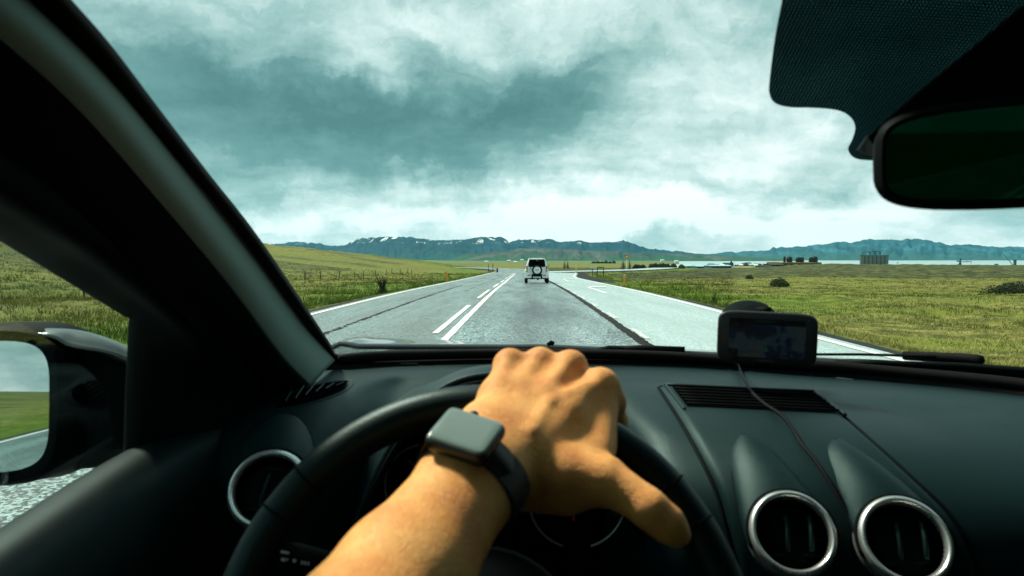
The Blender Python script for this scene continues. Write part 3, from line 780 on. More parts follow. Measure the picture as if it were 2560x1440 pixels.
for a in (148, 138, 40, 30):    # joints in the leather
    a = math.radians(a); c = np.array(SM @ Vector((RW * math.cos(a), RW * math.sin(a), 0)))
    t = Vector(np.array(SM.to_3x3() @ Vector((-math.sin(a), math.cos(a), 0))))
    MB().lathe([(.0151, -.001), (.0161, -.0008), (.0161, .0008), (.0151, .001)], 24, frame(c, t, (0, 0, 1))).build('stitched_joint', BLACK, rim, smooth=True)
# stalk
st = MB(); a, b_ = P(690, 1388, .50), P(900, 1428, .56)
st.tube([a, a * .8 + b_ * .2, a * .4 + b_ * .6, b_], [.010, .0115, .010, .008], 12); sto = st.build('light_stalk', BLACK, car, smooth=True)
SYM = mat('stalk_print', (.40, .46, .46), .5)
for (px_, py_, w_, h_) in ((712, 1381, 20, 4), (708, 1399, 9, 6), (736, 1402, 6, 6), (755, 1407, 3, 7), (763, 1408, 3, 7), (771, 1409, 3, 7), (718, 1399, 3, 4)):
    MB().box(P(px_, py_, .483), (w_ * .483 / F, .001, h_ * .483 / F), (0, math.radians(10), 0)).build('stalk_symbol', SYM, sto)

# bonnet, scuttle, wipers
rows = []
for y, z0 in ((1.30, 1.178), (1.45, 1.160), (1.7, 1.133), (1.95, 1.104), (2.25, 1.060), (2.6, .97), (2.8, .80)):
    rr = []
    for x in np.linspace(-.42, 1.08, 31):
        z = z0 - .050 * max(0, (x - .02)) ** 1.2 - .06 * max(0, -x - .33) ** 1.0 * (1 + 0)
        z += .012 * math.exp(-((x + .31) / .085) ** 2) * (1 if y > 1.4 else .0) + .004 * math.exp(-((x - .055) / .03) ** 2) * math.exp(-((y - 1.4) / .09) ** 2)
        if x < -.38: z -= 2.5 * (-.38 - x)
        rr.append((x, y, z))
    rows.append(rr)
solid(MB().grid(patch(rows, 50, 90)).build('bonnet', PAINT, car, smooth=True), .01, 1)
cowl = np.stack([WB + np.array([0, -.005, -.004]), WB + np.array([0, .03, .005]), WB + np.array([0, .09, .004]), WB * [1, 0, 1] + [0, 1.31, -.02]])
MB().grid(cowl).build('scuttle', RUBBER, car, smooth=True)
MB().tube([p + np.array([0, -.008, -.008]) for p in WB], .013, 10).build('glass_channel', RUBBER, car, smooth=True)
ws_ = MB().tube([onglass(x, y, .004) for x, y in cr([(846, 899), (960, 890), (1240, 884), (1500, 886), (1700, 893), (2000, 912), (2250, 932), (2560, 963), (2850, 1010)], 60)], .0085, 10, flat=1.0).build('lower_seal', RUBBER, car, smooth=True)
MB().tube([P(a, b_, 1.24) for a, b_ in [(1385, 860), (1378, 857), (1368, 862)]], [.004, .005, .003], 8).build('washer_nozzle', BLACK, car, smooth=True)
def wiper(arm, blade, d0, d1, ra=.004, rb=.0055):
    lerp = lambda i, n: d0 + (d1 - d0) * i / max(n - 1, 1)
    wp = MB().tube([P(*q, lerp(i, len(arm)) * 1.0) for i, q in enumerate(arm)], ra, 8).build('wiper', BLACK, car, smooth=True)
    MB().tube([P(*q, lerp(i, len(blade)) * 1.0) for i, q in enumerate(blade)], rb, 8, flat=1.3).build('wiper_blade', RUBBER, wp, smooth=True)
wiper([(1470, 884), (1522, 872), (1605, 874), (1700, 886), (1830, 897), (1990, 906)], [(1500, 876), (1600, 872), (1712, 876)], 1.20, 1.15, .006, .005)
wiper([(1640, 888), (1700, 890), (1800, 893)], [(1650, 889), (1790, 897)], 1.19, 1.17, .004, .006)
wiper([(2028, 886), (2150, 886), (2270, 889), (2340, 892)], [(2260, 889), (2330, 892), (2420, 896), (2452, 900)], 1.12, 1.0, .0022, .0058)
wiper([(2040, 912), (2200, 908), (2400, 915), (2560, 926), (2700, 940)], [(2090, 916), (2300, 920), (2560, 934), (2800, 955)], 1.10, .92, .005, .0075)

# door mirror
MC = P(-66, 1018, .80)
hn = Vector((.225, -.970, .090)).normalized(); MM = frame(MC, hn, (1, .25, 0))
def sq(w_, h_, n, ex=4.0, dx=0, dz=0, z=0):
    out = []
    for i in range(n):
        a = 2 * math.pi * i / n; c_, s_ = math.cos(a), math.sin(a)
        out.append((w_ * math.copysign(abs(c_) ** (2 / ex), c_) + dx, h_ * math.copysign(abs(s_) ** (2 / ex), s_) + dz, z))
    return out
def loft(name, rings, M, m, parent, cap0=False, cap1=False, auto=None):
    mb = MB(); n = len(rings[0]); vs = [np.array(M @ Vector(p)) for r in rings for p in r]
    fs = [(i * n + k, i * n + (k + 1) % n, (i + 1) * n + (k + 1) % n, (i + 1) * n + k) for i in range(len(rings) - 1) for k in range(n)]
    if cap0: fs.append(tuple(range(n))[::-1])
    if cap1: fs.append(tuple((len(rings) - 1) * n + k for k in range(n)))
    mb.add(vs, fs); return mb.build(name, m, parent, smooth=auto is None, auto=auto)
mir = loft('door_mirror', [sq(.078, .075, 48, 4.5, z=-.004), sq(.082, .079, 48, 4.5, z=.004), sq(.090, .089, 48, 4.2, z=.006), sq(.097, .094, 48, 4, .004, z=-.002), sq(.102, .096, 48, 3.5, .01, .0, -.03), sq(.096, .100, 48, 3, .03, .0, -.06), sq(.07, .075, 48, 2.6, .05, 0, -.09), sq(.02, .02, 48, 2, .06, 0, -.105)], MM, BLACK, car, auto=50)
loft('mirror_glass', [sq(.080, .077, 48, 4.5, z=.0015), sq(.080, .077, 48, 4.5, z=.0022)], MM, MIRROR, mir, cap1=True, auto=30)
# painted shell over the top and the arm to the door
G = patch(pix([[(-60, 848, .815), (110, 842, .815), (175, 868, .82), (270, 885, .83), (352, 918, .84)], [(-60, 832, .84), (110, 828, .84), (200, 836, .845), (285, 862, .85), (352, 896, .86)], [(-60, 840, .90), (110, 834, .90), (220, 842, .905), (300, 868, .91), (356, 902, .91)]]), 16, 40)
solid(MB().grid(G).build('mirror_shell', PAINT, mir, smooth=True), .004, 1)
G = patch(pix([[(172, 868, .85), (220, 880, .85), (290, 905, .855), (360, 930, .86)], [(176, 960, .85), (220, 960, .85), (300, 970, .855), (370, 980, .86)], [(170, 1090, .85), (220, 1090, .85), (300, 1100, .855), (370, 1100, .86)], [(150, 1175, .86), (200, 1172, .86), (270, 1166, .86), (370, 1150, .86)]]), 20, 30)
solid(MB().grid(G).build('mirror_arm', BLACK, mir, smooth=True), .03, 1)

# interior mirror with its cover on the glass
RM = frame(P(2722, 368, .435), Vector((-.345, -.935, -.075)), (1, -.36, 0.03))
rmo = loft('rear_view_mirror', [sq(.112, .028, 56, 5, z=.0), sq(.117, .033, 56, 5, z=.001), sq(.121, .037, 56, 4.5, z=-.004), sq(.121, .037, 56, 4, z=-.014), sq(.10, .030, 56, 3, z=-.030), sq(.04, .015, 56, 2, z=-.038)], RM, BLACK, car, cap1=True, auto=55)
loft('mirror_glass', [sq(.1145, .030, 56, 5, z=.0005), sq(.1145, .030, 56, 5, z=.0012)], RM, MIRROR_DIM, rmo, cap1=True, auto=30)
mb = MB()
poly = [(2140, 376), (2160, 345), (2300, 225), (2450, 102), (2600, -25), (2900, -120), (2950, 100), (2900, 330), (2500, 420), (2200, 400), (2155, 386)]
f_ = [onglass(*q, .012) for q in poly]; c_ = sum(f_) / len(f_)
f2 = [p + (CL - p) * .16 * (1 if i not in (0, 10) else .5) + (c_ - p) * .03 for i, p in enumerate(f_)]
n_ = len(poly); mb.add(f_ + f2, [(i, (i + 1) % n_, n_ + (i + 1) % n_, n_ + i) for i in range(n_)] + [tuple(range(n_, 2 * n_))])
mb.build('sensor_cover', BLACK, car)

# rest of the cabin shell (roof, right side, rear) that shades the inside
LIN = gm('roof_lining', (.05, .05, .048), .9, .1); SEAT = gm('seat_fabric', (.02, .022, .024), .9, .1)
MB().box((.35, -.80, 1.69), (1.60, 2.34, .05), bev=.02).build('roof', LIN, car)
MB().box((.33, .335, 1.655), (1.30, .10, .05), (math.radians(-20), 0, 0), bev=.01).build('roof_header', LIN, car)
MB().box((-.445, -.25, 1.64), (.06, 1.3, .08)).build('roof_rail', BLACK, car)
MB().box((1.14, -.6, 1.62), (.06, 2.0, .12)).build('roof_rail', BLACK, car)
MB().box((-.445, -1.3, 1.0), (.05, 1.4, 1.3)).build('rear_side', BLACK, car)
MB().box((-.45, -.55, 1.3), (.05, .14, .7)).build('door_pillar', BLACK, car)
MB().box((-.46, .2, .66), (.06, 2.0, .8)).build('door_skin', PAINT, car)
MB().box((1.16, -.2, .74), (.08, 2.7, .80)).build('passenger_door', DARKTRIM, car)
MB().box((1.14, -1.6, 1.3), (.06, .9, .7)).build('rear_side', BLACK, car)
MB().tube([(1.12, .30, 1.62), (1.05, .75, 1.35), (.92, 1.05, 1.16)], .04, 10).build('right_pillar', TRIM, car, smooth=True)
MB().box((.35, -2.0, .85), (1.6, .06, .62)).build('tailgate', BLACK, car)
MB().box((.35, -1.94, 1.35), (1.5, .008, .44), (math.radians(-20), 0, 0)).build('rear_window', TINT, car)
MB().box((.35, -1.5, .90), (1.5, .9, .05)).build('parcel_shelf', SEAT, car)
MB().box((.35, -.2, .28), (1.6, 3.0, .05)).build('floor', SEAT, car)
for x in (.75,):
    MB().box((x, -.42, .95), (.46, .12, .62), (math.radians(12), 0, 0), bev=.04).build('passenger_seat', SEAT, car)
    MB().box((x, -.50, 1.36), (.24, .09, .16), (math.radians(8), 0, 0), bev=.03).build('headrest', SEAT, car)
MB().box((.35, -1.15, .95), (1.3, .14, .5), (math.radians(12), 0, 0), bev=.04).build('rear_bench', SEAT, car)
# ------------------------------------------------------------------ the driver's arm and hand: one continuous surface
def surface_nets(Fv, org, h):
    S = Fv < 0; nx, ny, nz = Fv.shape
    cnt = np.zeros((nx - 1, ny - 1, nz - 1), int)
    for a in (0, 1):
        for b in (0, 1):
            for c in (0, 1): cnt += S[a:nx - 1 + a, b:ny - 1 + b, c:nz - 1 + c]
    act = (cnt > 0) & (cnt < 8); ci = np.argwhere(act); vid = -np.ones(act.shape, int); vid[act] = np.arange(len(ci))
    acc = np.zeros((len(ci), 3)); num = np.zeros(len(ci)); cor = [(a, b, c) for a in (0, 1) for b in (0, 1) for c in (0, 1)]
    for p in cor:
        for q in cor:
            if sum(abs(np.subtract(p, q))) == 1 and p < q:
                fa = Fv[ci[:, 0] + p[0], ci[:, 1] + p[1], ci[:, 2] + p[2]]; fb = Fv[ci[:, 0] + q[0], ci[:, 1] + q[1], ci[:, 2] + q[2]]
                m = (fa < 0) != (fb < 0); t = np.where(m, fa / np.where(m, fa - fb, 1), 0)[:, None]
                acc += m[:, None] * (np.array(p) * (1 - t) + np.array(q) * t); num += m
    V = (ci + acc / num[:, None]) * h + org
    Fs = []
    for ax in range(3):
        o1, o2 = (ax + 1) % 3, (ax + 2) % 3
        sl = [slice(1, -1)] * 3; s0 = list(sl); s1 = list(sl)
        a = np.take(S, range(S.shape[ax] - 1), ax); b = np.take(S, range(1, S.shape[ax]), ax)
        e = np.argwhere(a != b); e = e[(e[:, o1] > 0) & (e[:, o2] > 0) & (e[:, o1] < S.shape[o1] - 1) & (e[:, o2] < S.shape[o2] - 1)]
        ins = a[e[:, 0], e[:, 1], e[:, 2]]
        def cell(d1, d2):
            q = e.copy(); q[:, o1] -= d1; q[:, o2] -= d2; return vid[q[:, 0], q[:, 1], q[:, 2]]
        Q = np.stack([cell(1, 1), cell(0, 1), cell(0, 0), cell(1, 0)], 1); Q[~ins] = Q[~ins][:, ::-1]; Fs.append(Q)
    return V, np.concatenate(Fs)
class SDF:
    def __init__(s, lo, hi, h):
        s.h = h; s.lo = np.array(lo); n = np.ceil((np.array(hi) - s.lo) / h).astype(int)
        s.ax = [s.lo[i] + h * np.arange(n[i]) for i in range(3)]; s.F = np.full(n, .05)
    def sub(s, lo, hi, m=.022):
        r = [(max(0, int((lo[i] - m - s.lo[i]) / s.h)), min(s.F.shape[i], int((hi[i] + m - s.lo[i]) / s.h) + 2)) for i in range(3)]
        sl = tuple(slice(a, b) for a, b in r); G = np.meshgrid(*[s.ax[i][r[i][0]:r[i][1]] for i in range(3)], indexing='ij'); return sl, G
    def cap(s, a, b, ra, rb, k=.008, cut=False):
        a = np.array(a, float); b = np.array(b, float); R = max(ra, rb)
        sl, (X_, Y_, Z_) = s.sub(np.minimum(a, b) - R, np.maximum(a, b) + R)
        ab = b - a; L2 = ab @ ab + 1e-12
        t = np.clip(((X_ - a[0]) * ab[0] + (Y_ - a[1]) * ab[1] + (Z_ - a[2]) * ab[2]) / L2, 0, 1)
        d = np.sqrt((X_ - a[0] - t * ab[0]) ** 2 + (Y_ - a[1] - t * ab[1]) ** 2 + (Z_ - a[2] - t * ab[2]) ** 2) - (ra + (rb - ra) * t)
        s.merge(sl, d, k, cut)
    def merge(s, sl, d, k, cut=False):
        f = s.F[sl]
        if cut: d = -d; hh = np.clip(.5 - .5 * (d - f) / k, 0, 1); s.F[sl] = d * (1 - hh) + f * hh + k * hh * (1 - hh) if False else np.maximum(f, d) + 0 * hh
        else: hh = np.clip(.5 + .5 * (f - d) / k, 0, 1); s.F[sl] = f * (1 - hh) + d * hh - k * hh * (1 - hh)
    def limb(s, pts, Adir, k=.01):
        """pts: (point, half width along A, half height); elliptic limb"""
        for (p, ra, rn), (q, ra2, rn2) in zip(pts[:-1], pts[1:]):
            p = np.array(p); q = np.array(q); t = q - p; L = np.linalg.norm(t); t /= L; A_ = Adir - t * (Adir @ t); A_ /= np.linalg.norm(A_); N_ = np.cross(t, A_)
            sl, (X_, Y_, Z_) = s.sub(np.minimum(p, q) - .05, np.maximum(p, q) + .05)
            rx, ry, rz = X_ - p[0], Y_ - p[1], Z_ - p[2]
            u = (rx * t[0] + ry * t[1] + rz * t[2]); uc = np.clip(u / L, 0, 1); wa = ra + (ra2 - ra) * uc; wn = rn + (rn2 - rn) * uc
            a_ = rx * A_[0] + ry * A_[1] + rz * A_[2]; n_ = rx * N_[0] + ry * N_[1] + rz * N_[2]; e = u - uc * L
            sc_ = np.minimum(wa, wn); d = (np.sqrt((a_ / wa) ** 2 + (n_ / wn) ** 2 + (e / sc_) ** 2) - 1) * sc_
            s.merge(sl, d, k)
Wc = P(1205, 1160, .452); FB = P(1010, 1440, .372); EL = P(790, 1730, .30); Hc = P(1262, 1095, .480)
tax = Wc - FB; tax /= np.linalg.norm(tax)
Aimg = P(1205 + 117, 1160 + 34, .452) - Wc; Aimg /= np.linalg.norm(Aimg)
Adir = Aimg - tax * (Aimg @ tax); Adir /= np.linalg.norm(Adir); Ndir = np.cross(Adir, tax)
if Ndir @ (CL - Wc) < 0: Ndir = -Ndir
MCP = [P(1274, 912, .560), P(1350, 909, .565), P(1426, 918, .560), P(1502, 966, .545)]
MB_ = [P(1213, 1068, .484), P(1245, 1080, .482), P(1290, 1100, .476), P(1330, 1125, .470)]
rk = [.0128, .0130, .0135, .0138]
allp = np.array(MCP + MB_ + [Wc, FB, EL, P(1735, 1380, .45), P(1160, 1000, .5)])
sd = SDF(allp.min(0) - .055, allp.max(0) + .06, .0021)
sd.limb([(EL, .041, .037), (FB, .0355, .032), (Wc - tax * .02, .0305, .0260), (Wc, .0295, .0225), (Hc, .034, .020)], Adir, .012)
hdir = MCP[2] - Wc; hdir /= np.linalg.norm(hdir); acr = MCP[3] - MCP[0]; Nh = np.cross(acr, hdir); Nh /= np.linalg.norm(Nh)
if Nh[2] < 0: Nh = -Nh
for i in range(4):      # metacarpals, bulk of the palm, knuckles, tendons
    a, b_ = MB_[i], MCP[i]; mid = (a + b_) / 2 - Nh * .001
    sd.cap(a - Nh * .003, mid - Nh * .002, .0165, .0135, .012); sd.cap(mid - Nh * .002, b_ - Nh * .001, .0135, rk[i] - .0012, .010)
    sd.cap(b_, b_ + Nh * .0012 + hdir * .001, rk[i] - .001, rk[i] - .002, .006)
    if i < 3: sd.cap((MB_[i] + MB_[i + 1]) / 2 - Nh * .004, (MCP[i] + MCP[i + 1]) / 2 - Nh * .0095 - hdir * .006, .014, .0095, .010)
    tp = a * .25 + Wc * .15 + b_ * .6
    sd.cap(a * .55 + b_ * .45 + Nh * .0090, b_ + Nh * (rk[i] - .0044) - hdir * .004, .0036, .0042, .005)
# fingers curl over and under the rim
for i in range(4):
    dn = P(1290 + 62 * i + (22 if i == 3 else 0), 985 + (45 if i == 3 else 10), .60 - .005 * i); u2 = dn + np.array([0, -.012, -.034]); u3 = u2 + np.array([0, -.028, -.006])
    if i == 3: dn = P(1536, 1052, .575); u2 = P(1520, 1130, .570); u3 = P(1480, 1150, .545)
    sd.cap(MCP[i], dn, rk[i] - .0012, .0102, .007); sd.cap(dn, u2, .0105, .0088, .006); sd.cap(u2, u3, .009, .008, .006)
sd.cap(MCP[3], P(1533, 1005, .562), .0128, .0112, .006)
# heel of the hand, ball of the thumb, web
sd.cap(P(1225, 1110, .49), P(1260, 1010, .535), .0165, .014, .012)
D8 = -Nh * .0125
sd.cap(P(1300, 1165, .462) + D8, P(1420, 1185, .468) + D8, .0205, .0190, .012)
sd.cap(P(1400, 1120, .484) + D8, P(1480, 1160, .472) + D8, .018, .0150, .012)
sd.cap(P(1440, 1070, .502) + D8, P(1500, 1100, .505) + D8, .0160, .0125, .010)
sd.cap(P(1494, 1130, .492), P(1505, 1030, .532), .0125, .0125, .012)
sd.cap(P(1440, 1120, .490) + D8, P(1490, 1020, .535) + D8, .0180, .0130, .012)
sd.cap(P(1420, 1190, .466), P(1502, 1205, .462), .0182, .0150, .012)
# thumb
TH = [P(1502, 1206, .462), P(1560, 1234, .457), P(1622, 1272, .449), P(1668, 1310, .449), P(1694, 1336, .450)]
for a, b_, ra, rb in zip(TH[:-1], TH[1:], (.0136, .0116, .0124, .0116), (.0116, .0124, .0116, .0090)): sd.cap(a, b_, ra, rb, .006)
sd.cap(P(1538, 1168, .472), P(1606, 1236, .455), .0045, .0045, .010)     # extensor tendon ridge of the thumb
sd.cap(P(1420, 1110, .480) + D8, P(1520, 1172, .468) + D8 * .5, .0060, .0060, .012)
# veins on the back of the hand
for pts in (((1255, 1050), (1300, 1000), (1330, 955)), ((1330, 1075), (1372, 1010), (1388, 955)), ((1372, 1010), (1420, 985), (1462, 960))):
    q = []
    for (a, b_) in pts:
        dd = .565 - .00055 * (b_ - 905) ; q.append(P(a, b_, dd - .010))
    for a, b_ in zip(q[:-1], q[1:]): sd.cap(a, b_, .0022, .0022, .006)
Fs_ = sd.F
for _ in range(2):
    for ax in range(3): Fs_ = .25 * np.roll(Fs_, 1, ax) + .5 * Fs_ + .25 * np.roll(Fs_, -1, ax)
Vh, Qh = surface_nets(Fs_, sd.lo, sd.h)
def skin(h, b):
    o = objco(h); n1 = h.noise(o, 28, 5, .6); n2 = h.noise(o, 240, 4, .7)
    v = h.new('ShaderNodeTexVoronoi', feature='DISTANCE_TO_EDGE'); h.link(h.vm('ADD', o, h.vm('SCALE', h.noise(o, 90, 2, col=True), None, .004)), v.inputs['Vector']); v.inputs['Scale'].default_value = 520
    c = h.ramp(n1, [(.34, (.74, .28, .065)), (.5, (.85, .37, .09)), (.66, (.94, .47, .13))])
    c = h.mix(h.map(n2, .45, .7, 0, .25), c, (.55, .20, .07))
    h.link(c, b.inputs['Base Color']); b.inputs['Roughness'].default_value = .52; b.inputs['Specular IOR Level'].default_value = .35
    b.inputs['Subsurface Weight'].default_value = .12; b.inputs['Subsurface Radius'].default_value = (.006, .002, .001); b.inputs['Subsurface Scale'].default_value = 1.0
    hh = h.math('ADD', h.math('MULTIPLY', h.map(v.outputs['Distance'], 0, .12), .5), n2)
    bump(h, b, hh, .6, .0012)
arm = fast_mesh('person', Vh, Qh[:, ::-1], mat('skin', fn=skin))
tagit(arm, 'bare forearm and hand gripping the top of the steering wheel, thumb stretched out', 'person')
if True:
    me = arm.data; 
    # outward normals check
    c0 = Vh.mean(0); s_ = sum((p.normal.dot(Vector(p.center) - Vector(c0))) for p in list(me.polygons)[::50])
    if s_ < 0: me.flip_normals()

# wristwatch
wat = empty('wristwatch', tuple(Wc), label='square black smartwatch with a rubber strap worn on the wrist', cat='watch')
loc = lambda p: np.array(p) - Wc
RUB = gm('strap_rubber', (.008, .010, .011), .55, .4, 800, .2, .1, .1)
CASE = mat('watch_case', (.03, .034, .036), .32, .7, fn=lambda h, b: h.link(h.map(h.noise(objco(h), 300, 2), .3, .7, .28, .38), b.inputs['Roughness']))
SCR = mat('watch_glass', (.15, .21, .18), .12, 0, .8, coat=1.0, fn=lambda h, b: h.link(h.map(h.noise(objco(h), 120, 4), .35, .7, .14, .24), b.inputs['Roughness']))  # sky reflection on the dark glass put into its base colour
cN = .0305; cc = Ndir * (cN + .001) - Adir * .0115 - tax * .0155
Ncase = Ndir - Adir * .22; Ncase /= np.linalg.norm(Ncase)
WM = frame(cc, Ncase, tuple(Adir)); 
loft('case', [sq(0.0174, 0.0151, 48, 8, z=-.0065), sq(0.0200, 0.0172, 48, 8, z=-.004), sq(0.0209, 0.0181, 48, 8, z=-.001), sq(0.0209, 0.0181, 48, 8, z=.002), sq(0.0200, 0.0172, 48, 8, z=.0042), sq(0.0193, 0.0165, 48, 8, z=.0046)], WM, CASE, wat, True, True, auto=60)
loft('screen', [sq(0.0193, 0.0165, 48, 9, z=.0044), sq(0.0190, 0.0162, 48, 9, z=.0056), sq(0.0181, 0.0153, 48, 9, z=.0061), sq(0.0139, 0.0116, 48, 8, z=.0062)], WM, SCR, wat, False, True, auto=60)

MB().lathe([(.0001, 0), (.0034, 0), (.0036, .0006), (.0036, .0022), (.003, .003), (.0001, .003)], 20, frame(cc + tax * .0178 - Adir * .004 + Ncase * .0005, tax, tuple(Adir))).build('crown', CASE, wat, smooth=False)
mb = MB(); ringv = []; n = 72
for k in range(n):
    a = 2 * math.pi * k / n; ca, sa = math.cos(a), math.sin(a)
    for (dt, dr) in ((-.0115, .0008), (-.0105, .0030), (0, .0036), (.0105, .0030), (.0115, .0008), (0, -.001)):
        ringv.append(Adir * (ca * (.0330 + dr) + .0005) + Ndir * sa * (.0262 + dr) + tax * (dt * 1.1 - .0155))
mb.add(ringv, [(k * 6 + j, k * 6 + (j + 1) % 6, ((k + 1) % n) * 6 + (j + 1) % 6, ((k + 1) % n) * 6 + j) for k in range(n) for j in range(6)])
mb.build('strap', RUB, wat, auto=50)
for sg in (-1, 1):
    p0 = cc + Adir * sg * .0190 - Ncase * .002; p1 = Adir * sg * .0340 + Ndir * .0080 - tax * .0155
    if sg < 0: p1 = Adir * sg * .0345 + Ndir * .004 - tax * .0155
    mb = MB(); vs = []
    for t in np.linspace(0, 1, 8):
        c = p0 * (1 - t) + p1 * t + Ndir * .0035 * math.sin(math.pi * t); nn = Ndir * (1 - t * .8) + Adir * sg * t
        nn /= np.linalg.norm(nn)
        vs += [c - tax * .0115 + nn * .001, c + nn * .0026, c + tax * .0115 + nn * .001, c - nn * .002]
    mb.add(vs, [(i * 4 + j, i * 4 + (j + 1) % 4, (i + 1) * 4 + (j + 1) % 4, (i + 1) * 4 + j) for i in range(7) for j in range(4)]).build('strap_lug', RUB, wat, smooth=True)

# ------------------------------------------------------------------ navigation device on the dashboard
gc = P(1916, 846, .86)
gps = empty('navigation_device', tuple(gc), label='small black navigation device with a dark map screen standing on the dashboard', cat='sat nav')
GM_ = frame((0, 0, 0), Vector((-.30, -.95, .02)), (1, -.31, -.028))
HB = mat('navigator_shell', (.030, .036, .038), .4, 0, .4, fn=grained((.012, .014, .015), .42))
loft('shell', [sq(.052, .026, 40, 5, z=-.016), sq(.0575, .0315, 40, 6, z=-.010), sq(.0595, .0335, 40, 7, z=-.002), sq(.0590, .0330, 40, 7, z=.0), sq(.0570, .0310, 40, 7, z=.0012)], GM_, HB, gps, True, True, auto=50)
def mapscreen(h, b):
    o = objco(h); n = h.noise(o, 34, 4, .6)
    c = h.ramp(n, [(.40, (.001, .0015, .006)), (.50, (.001, .004, .009)), (.58, (.008, .018, .022)), (.68, (.016, .018, .015))], 'EASE')
    h.link(c, b.inputs['Base Color']); h.link(c, b.inputs['Emission Color']); b.inputs['Emission Strength'].default_value = .3; b.inputs['Roughness'].default_value = .35
loft('screen', [sq(.0455, .0245, 40, 14, z=.0014), sq(.0455, .0245, 40, 14, z=.0018)], GM_, mat('map_screen', fn=mapscreen), gps, False, True, auto=30)
def onscr(x, y, w_, h_, m, nm, lift=.0021):
    MB().add([np.array(GM_ @ Vector((x + a * w_ / 2, y + b_ * h_ / 2, lift))) for a, b_ in ((-1, -1), (1, -1), (1, 1), (-1, 1))], [(0, 1, 2, 3)]).build(nm, m, gps)
SD = mat('screen_dark', (.003, .004, .005), .3); SL = mat('screen_glyph', (.030, .050, .055), .3)
onscr(.006, .0205, .078, .0075, SD, 'screen_bar'); onscr(-.037, .0185, .016, .0115, SD, 'screen_bar'); onscr(-.0385, -.0195, .010, .009, SD, 'screen_bar')
for (x, y, w_, h_) in ((-.037, .0160, .005, .0012), (-.0300, -.0190, .0022, .006), (-.022, -.0175, .014, .0012), (-.0385, -.0185, .004, .001), (.018, -.0205, .0022, .005), (.022, -.0182, .006, .0014), (.030, -.0195, .003, .004), (-.002, .0212, .024, .0010)): onscr(x, y, w_, h_, SL, 'screen_symbol', .0024)
MB().add([np.array(GM_ @ Vector((x, y, .0026))) for x, y in ((-.0035, -.0165), (.0035, -.0165), (0, -.0115))], [(0, 1, 2)]).build('position_arrow', mat('arrow_blue', (.03, .10, .12), .4), gps)
LM = GM_.copy(); LM.translation = GM_ @ Vector((0, -.0285, .0016))
text_mesh('maker_logo', 'GARMIN', LM, .0052, mat('logo_grey', (.05, .06, .065), .5), gps, .0001)
cup = MB(); CM = frame(P(1872, 782, .93) - gc, Vector((-.1, -.35, .93)), (1, 0, -.03))
cup.lathe([(.034, -.006), (.036, -.003), (.033, .001), (.026, .007), (.014, .0105), (.0001, .0115)], 40, CM).build('suction_cup', BLACK, gps, smooth=True)
MB().tube([P(1895, 776, .915) - gc, P(1912, 776, .90) - gc, P(1928, 776, .895) - gc], [.0045, .005, .0045], 10).build('cup_lever', BLACK, gps, smooth=True)
MB().tube([P(1880, 785, .92) - gc, P(1900, 810, .90) - gc, P(1916, 840, .882) - gc], [.008, .006, .009], 12).build('mount_arm', BLACK, gps, smooth=True)
MB().box(P(1905, 908, .868) - gc, (.024, .012, .006), bev=.002).build('foot', BLACK, gps)
cpx = [(1838, 905), (1846, 930), (1858, 962), (1880, 1000), (1912, 1030), (1945, 1052), (1968, 1075), (1985, 1100), (2003, 1130), (2040, 1175), (2080, 1235), (2112, 1290), (2138, 1350), (2160, 1420), (2180, 1500)]
cp = [P(1836, 895, .868)] + [ondash(a, b_, .0095) for a, b_ in cr(cpx, 50)[1:]]
MB().tube([p - gc for p in cp], .0020, 8).build('power_cable', gm('cable_rubber', (.003, .004, .005), .6, .08), gps, smooth=True)
# ------------------------------------------------------------------ the white off-roader ahead
WHITE = mat('white_paint', (.80, .82, .80), .30, .0, .5, coat=.5, fn=lambda h, b: h.link(h.ramp(h.noise(objco(h), 3, 5, .6), [(.3, (.78, .80, .78)), (.6, (.88, .89, .88))]), b.inputs['Base Color']))
TYRE = gm('tyre_rubber', (.012, .012, .012), .8, .2, 60, .2, .1, .3)
CG = mat('dark_window', (.010, .020, .020), .08, 0, .8, fn=lambda h, b: h.link(h.map(h.noise(objco(h), 2, 3), .3, .7, .05, .12), b.inputs['Roughness']))
GREYM = gm('grey_steel', (.16, .17, .17), .5, .4, 40)
y_car = 45.0
suv = empty('offroad_car', (P(1342, 700, y_car)[0], y_car, float(base(y_car))), label='small white off-road car with a spare wheel on its tailgate, driving ahead', cat='car')
def ring(hw, z0, z1, hw2, y, n=8, r=.08):
    """closed outline in the x-z plane: lower half width hw at z0, upper hw2 at z1, rounded corners"""
    pts = []
    for (cx_, cz_, a0) in ((hw - r, z0 + r, -90), (hw2 - r, z1 - r, 0), (-hw2 + r, z1 - r, 90), (-hw + r, z0 + r, 180)):
        for k in range(n): a = math.radians(a0 + 90 * k / (n - 1)); pts.append((cx_ + r * math.cos(a), y, cz_ + r * math.sin(a)))
    return pts
def shell(name, rings, m, parent, caps=True, auto=40):
    I = Matrix.Identity(4); return loft(name, rings, I, m, parent, caps, caps, auto)
body = shell('body', [ring(.70, .50, 1.04, .69, -.02, r=.06), ring(.735, .46, 1.08, .715, .03, r=.09), ring(.735, .40, 1.10, .715, .5), ring(.73, .40, 1.10, .70, 2.0), ring(.72, .42, 1.05, .68, 2.4), ring(.68, .45, .98, .62, 3.30), ring(.62, .50, .90, .56, 3.42)], WHITE, suv)
shell('cabin_top', [ring(.685, 1.04, 1.55, .52, .00, r=.07), ring(.71, 1.03, 1.64, .555, .06, r=.10), ring(.71, 1.03, 1.66, .57, .5, r=.10), ring(.70, 1.03, 1.64, .555, 1.5, r=.1), ring(.69, 1.03, 1.12, .60, 2.25, r=.04)], WHITE, suv)
